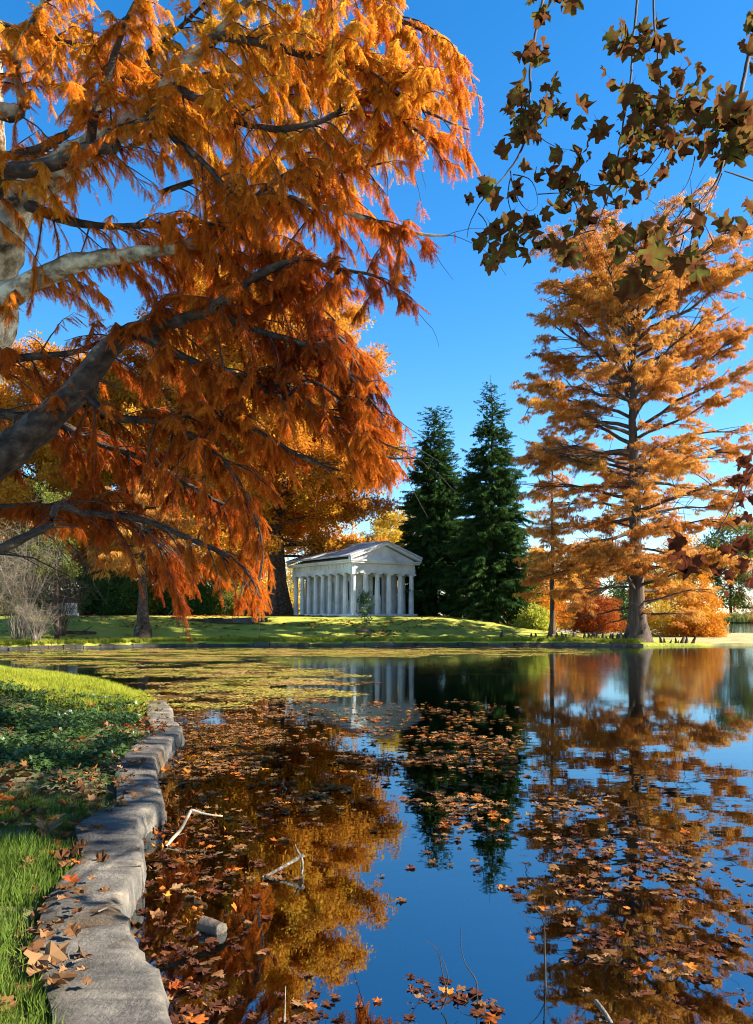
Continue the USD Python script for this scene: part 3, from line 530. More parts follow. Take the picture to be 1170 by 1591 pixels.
part(temple, 'stylobate', tbox(-0.38, FW + 0.38, -0.38, SL + 0.38, 0.02, 0.20), 'marble')
def shaft(x, y):
    n = 40; hs = np.array([0.20, 0.9, 1.8, 2.6, 3.18 + 0.06]); rr = np.array([0.225, 0.222, 0.210, 0.195, 0.178]); an = np.arange(n) * 2 * PI / n
    fl = np.where(np.arange(n) % 2 == 0, 1.0, 0.93)
    v = [tl(np.c_[x + r * fl * np.cos(an), y + r * fl * np.sin(an), np.full(n, h)]) for h, r in zip(hs, rr)]
    i, j = np.meshgrid(np.arange(4), np.arange(n), indexing='ij')
    q = np.stack([i * n + j, i * n + (j + 1) % n, (i + 1) * n + (j + 1) % n, (i + 1) * n + j], -1).reshape(-1, 4)
    return np.vstack(v), q
spots = [(i * B, 0) for i in range(NF)] + [(i * B, SL) for i in range(NF)] + [(0, j * B) for j in range(1, NS - 1)] + [(FW, j * B) for j in range(1, NS - 1)]
for x, y in spots:
    c = part(temple, 'column', shaft(x, y), 'marble')
    e = trimesh.creation.revolve([(0, 3.24), (0.185, 3.24), (0.20, 3.30), (0.265, 3.385), (0.265, 3.40), (0, 3.40)], sections=20)
    part(c, 'echinus', (tl(e.vertices + [x, y, 0]), e.faces), 'marble', smooth=35)
    part(c, 'abacus', tbox(x - 0.29, x + 0.29, y - 0.29, y + 0.29, 3.40, 3.52), 'marble')
e0, z0 = 0.24, 3.52
def ringbeam(e, za, zb, w=0.5):
    m = MB()
    for a in ((-e, FW + e, -e, -e + w), (-e, FW + e, SL + e - w, SL + e), (-e, -e + w, -e + w, SL + e - w), (FW + e - w, FW + e, -e + w, SL + e - w)): m.add(*tbox(*a, za, zb))
    return m.get()
part(temple, 'architrave', ringbeam(0.24, 3.52, 3.93), 'marble')
part(temple, 'frieze', ringbeam(0.22, 3.93, 4.30), 'marble')
for x in np.linspace(0, FW, NF * 2 - 1):
    part(temple, 'triglyph', tbox(x - 0.12, x + 0.12, -0.26, -0.218, 3.95, 4.29), 'marble')
for y in np.linspace(0, SL, NS * 2 - 1):
    part(temple, 'triglyph', tbox(-0.26, -0.218, y - 0.12, y + 0.12, 3.95, 4.29), 'marble')
part(temple, 'cornice', tbox(-0.52, FW + 0.52, -0.52, SL + 0.52, 4.30, 4.44), 'marble')
part(temple, 'cornice', tbox(-0.60, FW + 0.60, -0.60, SL + 0.60, 4.44, 4.56), 'marble')
rise = 1.45
def prism(x0, x1, zb, za, y0, y1):
    xm = (x0 + x1) / 2; v = tl([(x0, y0, zb), (x1, y0, zb), (xm, y0, za), (x0, y1, zb), (x1, y1, zb), (xm, y1, za)])
    return v, np.array([(0, 1, 2), (3, 5, 4), (0, 3, 4), (0, 4, 1), (1, 4, 5), (1, 5, 2), (2, 5, 3), (2, 3, 0)])
part(temple, 'pediment', prism(-0.30, FW + 0.30, 4.56, 4.56 + rise - 0.22, -0.22, SL + 0.22), 'marble')
for sgn, nm in ((0, 'raking_cornice'), (1, 'raking_cornice')):                      # the sloping cornice of the front gable
    xa, xb = (-0.62, FW / 2) if sgn == 0 else (FW + 0.62, FW / 2)
    for ya, yb in ((-0.62, -0.223), (SL + 0.223, SL + 0.62)):
        m = MB()
        v = tl([(xa, ya, 4.563), (xb, ya, 4.563 + rise - 0.18), (xb, ya, 4.563 + rise), (xa, ya, 4.563 + 0.20), (xa, yb, 4.563), (xb, yb, 4.563 + rise - 0.18), (xb, yb, 4.563 + rise), (xa, yb, 4.563 + 0.20)])
        m.add(v, [(0, 1, 2), (0, 2, 3), (4, 6, 5), (4, 7, 6), (3, 2, 6), (3, 6, 7), (0, 4, 5), (0, 5, 1), (0, 3, 7), (0, 7, 4)])
        part(temple, nm, m.get(), 'marble')
roof = None
for sgn in (0, 1):                                                                  # roof of long stone slabs, with raised joints
    nslab = 7
    for k in range(nslab):
        ya, yb = -0.66 + (SL + 1.32) * k / nslab, -0.66 + (SL + 1.32) * (k + 1) / nslab - 0.012
        xa, xb = (-0.70, FW / 2 - 0.002) if sgn == 0 else (FW + 0.70, FW / 2 + 0.002); za, zb = 4.563 + 0.215, 4.563 + rise + 0.012; dz = 0.012 * ((k * 7 + sgn * 3) % 5)
        v = tl([(xa, ya, za), (xb, ya, zb), (xb, yb, zb), (xa, yb, za), (xa, ya, za + 0.12 + dz), (xb, ya, zb + 0.12 + dz), (xb, yb, zb + 0.12 + dz), (xa, yb, za + 0.12 + dz)])
        f = np.array([(0, 1, 2), (0, 2, 3), (4, 6, 5), (4, 7, 6), (0, 4, 5), (0, 5, 1), (3, 2, 6), (3, 6, 7), (0, 3, 7), (0, 7, 4)])
        part(temple, 'roof_slab', (v, f), 'roof_slab')
part(temple, 'ridge_block', tbox(FW / 2 - 0.16, FW / 2 + 0.16, 0.9, SL - 0.9, 4.563 + rise + 0.05, 4.563 + rise + 0.24), 'roof_slab')
# the cella behind the columns: courses of blocks, door with a dark grille
cx0, cx1, cy0, cy1 = 0.85, FW - 0.85, 0.95, SL - 0.95
ch = (3.93 - 0.2) / 8
for k in range(8):
    o = 0.004 * (k % 2)
    part(temple, 'wall_course', tbox(cx0 - o, cx1 + o, cy0 - o, cy1 + o, 0.2 + k * ch, 0.2 + (k + 1) * ch - 0.012), 'marble_worn')
dx = FW / 2
dr = part(temple, 'door', tbox(dx - 0.48, dx + 0.48, cy0 - 0.05, cy0 - 0.008, 0.2, 3.25), 'bronze_door')
part(dr, 'door_leaf', tbox(dx - 0.40, dx + 0.40, cy0 - 0.075, cy0 - 0.051, 0.25, 1.75), 'marble_worn')
part(temple, 'door_frame', tbox(dx - 0.66, dx - 0.482, cy0 - 0.14, cy0 - 0.006, 0.2, 3.25), 'marble')
part(temple, 'door_frame', tbox(dx + 0.482, dx + 0.66, cy0 - 0.14, cy0 - 0.006, 0.2, 3.25), 'marble')
part(temple, 'door_lintel', tbox(dx - 0.76, dx + 0.76, cy0 - 0.16, cy0 - 0.006, 3.252, 3.50), 'marble')
for s in (0, 1):
    xw = cx0 + 0.35 if s == 0 else cx1 - 0.35
    part(temple, 'pilaster', tbox(xw - 0.18, xw + 0.18, cy0 - 0.09, cy0 - 0.006, 0.2, 3.50), 'marble')
for k in (1, 3, 5):
    yy = cy0 + (cy1 - cy0) * (k / 6)
    part(temple, 'window', tbox(cx0 - 0.03, cx0 - 0.008, yy - 0.3, yy + 0.3, 1.3, 2.9), 'bronze_door')

# ---------------------------------------------------------------- on the far lawn
fz = lambda x, y: float(far_h(np.array([x]), np.array([y]))[0])
sp = np.array([(567 - CX) / FPX * 56, 56.0, 0]); sp[2] = fz(sp[0], sp[1])
sap = thing('young_tree', 'young green sapling standing in a mulch ring in front of the temple', 'sapling', sp)
r_ = np.random.default_rng(5); mb = MB(); stem = wob(np.c_[np.zeros((8, 2)), np.linspace(0, 2.7, 8), np.linspace(0.035, 0.01, 8)], 0.05, 1, 3); mb.tube(stem[:, :3], stem[:, 3], 6); tips = []
for i in range(26):
    h = r_.uniform(0.55, 2.6); a = r_.random() * 6.28; L = (0.72 - 0.16 * h) * r_.uniform(0.6, 1.2); d = np.array([math.cos(a), math.sin(a), 0.7]); p0 = np.array([np.interp(h, stem[:, 2], stem[:, 0]), np.interp(h, stem[:, 2], stem[:, 1]), h])
    mb.tube([p0, p0 + d * L * 0.5, p0 + d * L], [0.012, 0.008, 0.003], 4); tips += [p0 + d * L * u for u in (0.4, 0.6, 0.8, 1.0)]
part(sap, 'trunk', mb.get(), 'bark_dark')
tips = np.array(tips); scatter(f'{sap}/foliage', [('leaf_cluster', tuft_mesh(90 + s, 9, 0.42), 'sapling_leaf') for s in range(3)], tips, quats(r_.normal(size=(len(tips), 3)), r_.random(len(tips)) * 6), 0.34 * r_.uniform(0.7, 1.3, len(tips)), seed=3)
v, f = grid(np.linspace(-1, 1, 15), np.linspace(-1, 1, 15), lambda X, Y: 0.10 * np.maximum(0, 1 - X * X - Y * Y) + 0.03 * meshkit.noise(np.stack([X * 5, Y * 5, X * 0], -1)) - 0.05 * (X * X + Y * Y > 0.9), keep=lambda c: (c[:, 0] ** 2 + c[:, 1] ** 2) < 0.95)
v = v * [0.75, 0.6, 1]; v[:, 2] += [fz(sp[0] + a, sp[1] + b) - sp[2] + 0.01 for a, b, _ in v]
single('mulch_bed', (v, f), 'mulch', 'round bed of dark mulch at the foot of the young sapling', 'mulch bed', loc=sp)
n = 5200; lx = np.r_[RNG.normal(-9, 7, n // 2), RNG.uniform(-24, 18, n - n // 2)]; ly = shore_y(lx) + RNG.uniform(0.3, 19, n); ok = (n2_ := meshkit.fbm(np.stack([lx * 0.3, ly * 0.6, lx * 0], -1), 3)) > 0.47; lx, ly = lx[ok], ly[ok]; n = len(lx)
scatter('/World/lawn_leaves', [('fallen_leaf', x, m_) for x, m_ in zip(FLAT_LEAVES[:4], ['fallen_brown', 'fallen_orange', 'fallen_orange', 'fallen_brown'])], np.c_[lx, ly, far_h(lx, ly) + 0.03], quats(np.c_[RNG.normal(size=(n, 2)), 0.1 * RNG.normal(size=n)], 0.15 * RNG.normal(size=n)), RNG.uniform(0.14, 0.30, n), seed=44, label='scattered fallen leaves on the far lawn below the temple')
say(stage.GetPrimAtPath('/World/lawn_leaves'), category='leaves')
# white stone on the left
def rbox(x, y, z, r, n=3):
    import manifold3d as m3
    pts = [(sx_ * (x / 2 - r), sy_ * (y / 2 - r), (r if sz_ == 0 else z - r)) for sx_ in (-1, 1) for sy_ in (-1, 1) for sz_ in (0, 1)]
    return m3.Manifold.batch_hull([m3.Manifold.sphere(r, 12).translate(p) for p in pts])
mp = np.array([(108 - CX) / FPX * 60, 60, 0]); mp[2] = fz(mp[0], mp[1])
mon = thing('grave_marker', 'small white block-shaped grave marker on the left lawn', 'gravestone', mp, 12)
part(mon, 'base', trimesh.creation.box((1.25, 0.8, 0.4)).apply_translation((0, 0, 0.08)), 'granite_white'); part(mon, 'block', (lambda m: (m[0] + [0, 0, 0.28], m[1]))(meshkit.arrays(rbox(1.05, 0.6, 0.75, 0.06))[:2]), 'granite_white', smooth=40)
# dark fallen limb and low terrace stones on the left lawn
lg = thing('fallen_log', 'dark fallen log lying on the left lawn under the trees', 'log', ((118 - CX) / FPX * 50.5, 50.5, fz((118 - CX) / FPX * 50.5, 50.5)))
c = wob(np.c_[np.linspace(-1.1, 1.2, 9), np.linspace(0, 0.3, 9), np.full(9, 0.12), np.linspace(0.17, 0.09, 9)], 0.08, 1.1, 4); part(lg, 'trunk', MB().tube(c[:, :3], c[:, 3], 9, 0.3).get(), 'bark_dark')
for a in (0.3, 0.8): part(lg, 'stub', MB().tube([c[5, :3], c[5, :3] + [a - 0.2, 0.1, 0.35 * a + 0.15]], [0.05, 0.02], 5).get(), 'bark_dark')
def stone_row(name, label, cat, pts, h, dep, lens, m, seed, lift=0.0):
    root = thing(name, label, cat); ln = LineString(pts); r = random.Random(seed); s = 0
    while s < ln.length - 0.3:
        L = min(r.uniform(*lens), ln.length - s); p, t = along(ln, s + L / 2); hh = h * r.uniform(0.8, 1.15); b = trimesh.creation.box((L - 0.02, dep, hh)).subdivide()
        v = b.vertices + 0.03 * r.random() * np.array(np.sin(b.vertices * 9 + s)); R = np.array([[t[0], -t[1], 0], [t[1], t[0], 0], [0, 0, 1]])
        part(root, 'stone', (v @ R.T + [p[0], p[1], hh / 2 - 0.12 + lift + r.uniform(-0.05, 0.04)], b.faces), m); s += L
    return root
xx = np.arange(-25.5, 17.5, 0.6)
stone_row('shore_edging', 'low dark stone edging along the far shore below the lawn', 'stone edging', np.c_[xx, shore_y(xx) - 0.12], 0.30, 0.34, (0.4, 1.1), 'edging_stone', 8)
yt = 58.5; xt = np.arange(-22.5, -7.5, 0.6); zt = np.mean([fz(x, yt) for x in xt])
stone_row('terrace_edging', 'low dark stone terrace edge crossing the left lawn behind the trunks', 'stone edging', np.c_[xt, yt + 0.3 * np.sin(xt * 0.4)], 0.40, 0.4, (0.6, 1.4), 'edging_stone', 9, zt - 0.1)

# cypress knees round the big cypress and on the shore to its left
krng = np.random.default_rng(12)
for i in range(64):
    if i < 44: x, y = X0 + krng.normal(-2.6, 1.9), 51.3 + abs(krng.normal(0, 0.6))
    elif i < 56: x, y = X0 + krng.uniform(1.2, 3.4), 51.2 + abs(krng.normal(0, 0.45))
    else: x, y = krng.uniform(8.2, 12), 52.5 + krng.random() * 2
    if abs(x - X0) < 1.1: x -= 1.9
    H = krng.uniform(0.22, 0.75) * (0.8 if i < 44 else 0.7); r0 = H * 0.2 + 0.03
    c = wob(np.c_[np.linspace(0, 0.1 * krng.normal(), 6), np.linspace(0, 0.06 * krng.normal(), 6), np.linspace(-0.1, H, 6), r0 * np.array([1.5, 1.1, 0.85, 0.7, 0.55, 0.25])], 0.05, 2, i)
    single('cypress_knee', MB().tube(c[:, :3], c[:, 3], 7, 0.2, i).get(), 'bark_cypress', 'small woody cypress knee poking out of the shore near the big cypress', 'cypress knee', 'cypress knees on the shore', smooth=True, loc=(x, y, max(fz(x, y), 0.02)))

# reeds on the far bank
rr = np.random.default_rng(14); n = 1500; rp = np.c_[rr.uniform(75, 120, n), rr.uniform(186.5, 196, n), np.full(n, 0.2)]
scatter('/World/reeds', [('reed_clump', tussock(200 + s, 14, 1.0, 0.5, 0.12), 'reed_blade') for s in range(3)], rp, quats(np.tile([1.0, 0, 0], (n, 1)), np.zeros(n)), rr.uniform(1.6, 2.8, n), seed=2, label='band of pale yellow reeds on the far bank at the right')
say(stage.GetPrimAtPath('/World/reeds'), category='reeds')
# tall grass at the foot of the shore on the left and rim grass of the far lawn
n = 2600; gx = rr.uniform(-25, 17, n); gy = shore_y(gx) + np.abs(rr.normal(0.15, 0.5, n)); gz = far_h(gx, gy)
scatter('/World/shore_grass', [('tuft', tussock(210 + s, 12, 1.0, 0.5, 0.08), 'grass_sunny') for s in range(3)], np.c_[gx, gy, gz], quats(np.tile([1.0, 0, 0], (n, 1)), np.zeros(n)), rr.uniform(0.12, 0.34, n), seed=3, label='rough grass along the edge of the far lawn')
say(stage.GetPrimAtPath('/World/shore_grass'), category='grass')

# ---------------------------------------------------------------- the near cypress leaning in from the left
near = thing('bald_cypress', 'huge near cypress leaning in from the left with pale limbs and drooping leaf', 'tree', (0, 0, 0))
SIL = Polygon([(-260, -260), (735, -260), (742, 60), (748, 165), (757, 200), (732, 282), (680, 288), (655, 245), (640, 292), (612, 245), (590, 268), (612, 312), (640, 322), (705, 345), (738, 338), (695, 372), (675, 420), (640, 432), (668, 465), (612, 520), (598, 575), (612, 640), (642, 700), (630, 738), (600, 765), (560, 760), (520, 790), (430, 800), (412, 860), (440, 940), (382, 972), (345, 905), (312, 930), (297, 992), (276, 980), (240, 925), (180, 905), (120, 850), (40, 815), (-260, 950)])
HOLES = [(190, 175, 38, 22), (95, 370, 40, 34), (150, 365, 45, 60), (165, 310, 42, 32), (215, 330, 38, 60), (285, 290, 32, 30), (50, 190, 30, 40), (235, 225, 45, 22), (210, 270, 30, 28), (60, 545, 40, 30), (20, 690, 28, 45), (285, 300, 30, 45), (500, 185, 22, 18), (390, 215, 20, 40), (455, 505, 35, 32), (520, 505, 30, 30), (30, 620, 26, 60), (340, 555, 30, 20), (90, 500, 50, 22), (580, 385, 22, 20), (655, 205, 20, 14), (90, 880, 90, 60), (215, 860, 60, 40), (215, 560, 26, 22), (145, 640, 40, 26), (290, 740, 30, 25)]
def in_crown(p, rng, loose=10):
    u = to_px(p) + rng.normal(size=(len(p), 2)) * loose
    ok = shapely.contains_xy(SIL, u[:, 0], u[:, 1])
    for x, y, a, b in HOLES:
        ok &= (((u[:, 0] - x) / a) ** 2 + ((u[:, 1] - y) / b) ** 2 > 1) | (rng.random(len(u)) < 0.30)
    return ok
LIMBS = [   # photo x, y, distance, radius along each limb
 [(-120, 500, 14.6, .50), (-40, 450, 14.3, .46), (5, 380, 14, .36), (30, 310, 13.8, .31), (75, 272, 13.6, .27), (125, 240, 13.3, .23), (170, 212, 13.0, .19), (210, 182, 12.7, .15), (260, 130, 12.3, .11), (340, 55, 11.8, .08), (430, -40, 11.4, .05)],
 [(-60, 340, 12.6, .16), (0, 285, 12.5, .13), (22, 262, 12.4, .12), (80, 255, 12.2, .115), (140, 236, 12.1, .10), (185, 232, 12, .085), (172, 208, 12, .07), (215, 195, 11.9, .06), (250, 160, 11.8, .04)],
 [(140, 236, 12.1, .085), (143, 190, 12, .075), (158, 150, 12, .06), (185, 60, 11.8, .045), (230, -40, 11.5, .03)],
 [(-30, 150, 13.2, .16), (20, 175, 13.2, .13), (35, 165, 13.2, .10), (25, 120, 13.1, .08), (60, 20, 12.8, .05), (120, -80, 12.5, .03)],
 [(230, 165, 12.2, .06), (240, 182, 12.1, .055), (282, 225, 12, .05), (310, 250, 11.8, .04), (350, 290, 11.5, .03), (400, 330, 11.2, .02)],
 [(-60, 490, 13.8, .26), (20, 455, 13.6, .2), (75, 425, 13.4, .16), (145, 402, 13.2, .14), (220, 393, 13, .11), (300, 378, 12.6, .09), (345, 340, 12.4, .07), (400, 305, 12, .06), (500, 322, 11.6, .045), (560, 335, 11.3, .035), (620, 358, 11, .025), (700, 362, 10.8, .012)],
 [(-90, 790, 12.2, .30), (-20, 732, 12.2, .28), (30, 690, 12.2, .26), (85, 645, 12.2, .22), (130, 598, 12.3, .19), (165, 550, 12.3, .16), (212, 516, 12.3, .13), (262, 506, 12.2, .10), (330, 480, 12, .08), (400, 425, 11.7, .06), (455, 402, 11.5, .05), (520, 412, 11.2, .035), (590, 430, 11, .02), (640, 470, 10.9, .01)],
 [(-40, 570, 13.2, .09), (40, 556, 13.1, .07), (110, 548, 13, .055), (180, 520, 12.8, .04), (260, 470, 12.4, .025)],
 [(-60, 880, 11.2, .09), (0, 855, 11.2, .075), (50, 830, 11.2, .065), (78, 816, 11.2, .06), (92, 785, 11.3, .05), (130, 796, 11.6, .045), (185, 806, 12, .04), (240, 842, 13, .03), (272, 890, 14.2, .02), (285, 965, 15.6, .008)],
 [(-60, 800, 12.4, .10), (60, 790, 12.4, .08), (130, 795, 12.2, .065), (210, 806, 12, .05), (290, 832, 11.8, .04), (360, 868, 11.6, .025), (402, 925, 11.6, .01)],
 [(130, 600, 12.3, .07), (180, 650, 12.2, .06), (250, 655, 12, .05), (330, 705, 11.8, .04), (380, 760, 11.6, .03), (405, 850, 11.6, .018), (390, 940, 11.7, .008)],
 [(212, 516, 12.3, .08), (300, 560, 12, .065), (400, 600, 11.7, .05), (500, 640, 11.3, .035), (560, 690, 11.1, .025), (615, 712, 11, .015), (650, 708, 10.9, .008)],
 [(330, 480, 12, .06), (420, 520, 11.7, .05), (500, 545, 11.4, .04), (555, 600, 11.2, .025), (600, 650, 11, .012)],
 [(260, 130, 12.3, .08), (330, 165, 12, .065), (420, 200, 11.6, .05), (500, 190, 11.2, .04), (560, 160, 11, .03), (640, 195, 10.8, .02), (690, 255, 10.7, .01)],
 [(340, 55, 11.8, .07), (450, 80, 11.4, .055), (560, 110, 11, .04), (650, 165, 10.7, .025), (735, 200, 10.5, .01)],
 [(430, -40, 11.4, .05), (520, -20, 11.1, .04), (620, 30, 10.8, .03), (700, 70, 10.6, .015)],
 [(30, 310, 13.8, .12), (120, 345, 13.4, .07), (200, 350, 13.1, .05), (300, 345, 12.6, .04), (380, 375, 12.2, .03), (460, 440, 11.9, .02), (520, 500, 11.7, .01)],
 [(400, 305, 12, .05), (460, 265, 11.6, .04), (540, 265, 11.3, .025), (600, 255, 11.1, .012)],
 [(250, 655, 12, .04), (330, 640, 11.9, .035), (420, 680, 11.7, .025), (500, 720, 11.5, .018), (560, 740, 11.4, .01)],
 [(-60, 640, 13.5, .10), (60, 650, 13.4, .08), (150, 690, 13.2, .06), (240, 720, 13, .045), (320, 770, 12.8, .03), (380, 800, 12.6, .015)],
 [(-60, 250, 13.9, .10), (60, 230, 13.8, .07), (200, 110, 13.4, .05), (300, 20, 13, .03), (360, -60, 12.7, .02)],
 [(200, 230, 14.6, .06), (290, 190, 14.4, .05), (380, 170, 14.2, .04), (480, 150, 14, .03), (580, 175, 13.8, .02), (640, 150, 13.6, .01)],
 [(330, 60, 14, .06), (430, 50, 13.8, .05), (540, 70, 13.4, .04), (640, 120, 13, .02), (710, 150, 12.8, .01)],
 [(230, 165, 13.4, .06), (310, 120, 13.6, .05), (400, 110, 13.6, .04), (500, 100, 13.4, .025), (600, 60, 13.2, .01)],
 [(250, 300, 14.4, .05), (340, 270, 14.2, .04), (440, 250, 14, .03), (540, 230, 13.8, .02), (600, 215, 13.6, .01)],
 [(400, 600, 11.7, .04), (470, 590, 11.6, .03), (550, 640, 11.4, .02), (600, 690, 11.3, .015), (635, 700, 11.2, .008)],
 [(-40, 30, 13.6, .09), (80, 60, 13.4, .06), (180, 90, 13.2, .045), (270, 150, 13, .03), (330, 230, 12.8, .015)],
 [(300, 378, 12.6, .05), (380, 420, 12.4, .04), (470, 470, 12.2, .03), (540, 540, 12, .02), (580, 600, 11.9, .01)],
]
frng = np.random.default_rng(77)
# trunk: leans towards the water, mostly out of the picture
tk = curve([(-9.3, 13.9, 0.1, 0.95), (-9.1, 14.0, 1.0, 0.72), (-8.6, 14.2, 2.6, 0.60), (-8.2, 14.4, 4.2, 0.56), (-7.6, 14.6, 6.2, 0.52), (-7.15, 14.6, 7.6, 0.45), (-7.1, 14.4, 10, 0.36), (-7.0, 14.0, 14, 0.2), (-6.8, 13.8, 17, 0.06)], 0.3)
part(near, 'trunk', MB().tube(tk[:, :3], tk[:, 3], 18, 0.22, 3).get(), 'bark_pale', smooth=True)
sp_p, sp_d, sp_s = [], [], []
for li, L in enumerate(LIMBS):
    c = curve([(*at(x, y, d), r) for x, y, d, r in L], 0.10); c = wob(c, 0.10, 0.9, li * 3.3); mb = MB().tube(c[:, :3], c[:, 3] * (1 + 0.22 * (meshkit.fbm(c[:, :3] * 2.4 + li, 3) - 0.5)), 16 if c[0, 3] > 0.1 else 7, 0.36, li)
    if li in (0, 1, 3, 5, 6): mb.tube(np.array([c[0, :3] + (tk[np.argmin(np.linalg.norm(tk[:, :3] - c[0, :3], axis=1)), :3] - c[0, :3]) * u for u in np.linspace(1, 0, 5)]), c[0, 3], 10)
    seg = np.linalg.norm(np.diff(c[:, :3], axis=0), axis=1); s = np.r_[0, np.cumsum(seg)]
    tm = MB()
    for u in np.arange(0.3, s[-1], 0.17):
        p0 = np.array([np.interp(u, s, c[:, k]) for k in range(3)]); r0 = np.interp(u, s, c[:, 3])
        if r0 > 0.24: continue
        i = min(np.searchsorted(s, u), len(c) - 1); T = unit(c[i, :3] - c[i - 1, :3]); rel = u / s[-1]
        for _ in range(1 if r0 > 0.1 else 2):
            d = unit(T * frng.uniform(0.1, 0.9) + frng.normal(size=3) * [0.55, 0.75, 0.42] + [0.12, 0, 0.0]); ln = frng.uniform(0.5, 1.5) * (1.1 - 0.45 * rel)
            w = np.linspace(0, 1, 9)[:, None]; q = p0 + d * ln * w + np.array([0, 0, -1.0]) * ln * frng.uniform(0.25, 0.75) * w ** 2
            q = wob(np.c_[q, np.zeros(9)], 0.09, 2.2, frng.random() * 99)[:, :3]
            if not in_crown(q[-1:], frng, 3)[0]: 
                if frng.random() < 0.8: continue
            tm.tube(q, np.linspace(min(0.016, r0 * 0.5), 0.003, 9), 4)
            dq = unit(np.gradient(q, axis=0)); nsp = int(ln / 0.019)
            uu = np.sort(frng.uniform(0.12, 1.0, nsp)); x = np.linspace(0, 1, 9)
            pp = np.stack([np.interp(uu, x, q[:, k]) for k in range(3)], 1); dd = np.stack([np.interp(uu, x, dq[:, k]) for k in range(3)], 1)
            side = np.cross(dd, [0, 0, 1.0]) * frng.choice([-1, 1], nsp)[:, None]
            sp_p.append(pp); sp_d.append(unit(dd * 0.55 + side * frng.uniform(0.1, 0.8, (nsp, 1)) + frng.normal(size=(nsp, 3)) * 0.28 + [0, 0, -0.75])); sp_s.append(frng.uniform(0.13, 0.30, nsp))
    lb = part(near, 'limb', mb.get(), 'bark_pale' if li in (0, 3, 5) else 'bark_dark', smooth=True)
    if tm.v: part(lb, 'twigs', tm.get(), 'twig_dark', kind='stuff')
sp_p, sp_d, sp_s = np.vstack(sp_p), np.vstack(sp_d), np.concatenate(sp_s)
ok = in_crown(sp_p + sp_d * sp_s[:, None] * 0.6, frng, 7) & (meshkit.fbm(sp_p * 1.15 + 40, 3) + 0.10 * (frng.random(len(sp_p)) - 0.5) > 0.40 - 0.10 * sstep(5.5, 7.5, sp_p[:, 2]))
sp_p, sp_d, sp_s = sp_p[ok], sp_d[ok], sp_s[ok]; n = len(sp_p); print('near sprays', n)
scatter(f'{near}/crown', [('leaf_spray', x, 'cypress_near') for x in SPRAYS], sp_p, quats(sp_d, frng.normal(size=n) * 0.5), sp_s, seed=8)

# ---------------------------------------------------------------- the sycamore on the right, mostly out of the picture, its branch tips hanging into it
syc = thing('sycamore_tree', 'sycamore hanging thin branches of big green brown leaves into the picture from the upper right', 'tree', (0, 0, 0))
st = curve([(10.6, 8.6, -0.3, 0.55), (10.5, 8.6, 2, 0.42), (10.2, 8.6, 5, 0.34), (10.0, 8.6, 9, 0.2), (9.9, 8.6, 13, 0.05)], 0.3)
part(syc, 'trunk', MB().tube(st[:, :3], st[:, 3], 14, 0.12).get(), 'bark_sycamore', smooth=True)
srg = np.random.default_rng(23); lp, ld = [], []
for i in range(25):
    h = srg.uniform(4.0, 12.5); a = i * 2.4 + srg.normal() * 0.3; L = 4.6 * math.sqrt(max(0.08, 1 - ((h - 7.8) / 5.4) ** 2)) * srg.uniform(0.75, 1.0)
    p0 = np.array([np.interp(h, st[:, 2], st[:, k]) for k in range(3)]); d = unit([math.cos(a), math.sin(a), 0.25]); w = np.linspace(0, 1, 8)[:, None]
    c = wob(np.c_[p0 + d * L * w - [0, 0, 0.8] * w ** 2, np.linspace(0.08, 0.012, 8)], 0.35, 0.8, i); mb = MB().tube(c[:, :3], c[:, 3], 5)
    for k in range(7):
        u = srg.uniform(0.3, 1); q0 = np.array([np.interp(u, w[:, 0], c[:, x]) for x in range(3)]); e = q0 + unit(srg.normal(size=3) * [1, 1, 0.5]) * srg.uniform(0.5, 1.4); mb.tube([q0, (q0 + e) / 2 + srg.normal(size=3) * 0.05, e], [0.015, 0.01, 0.004], 4)
        m_ = 16; lp.append(q0 + (e - q0) * srg.random((m_, 1)) + srg.normal(size=(m_, 3)) * 0.16)
    part(syc, 'limb', mb.get(), 'bark_sycamore', smooth=True)
lp = np.vstack(lp); lp = lp[(lp[:, 1] > 0.5) & (lp[:, 0] > 0.525 * lp[:, 1] + 0.3)]; n = len(lp)
scatter(f'{syc}/crown', [('leaf', x, 'sycamore_leaf') for x in LEAVES[:4]], lp, quats(srg.normal(size=(n, 3)) + [0, 0, -0.4], srg.random(n) * 6.28), srg.uniform(0.13, 0.23, n), seed=31)
def zz(x, y, d): return at(720 + x / 2.6, 150 + y / 2.6, d)                      # read off an enlargement of the upper right
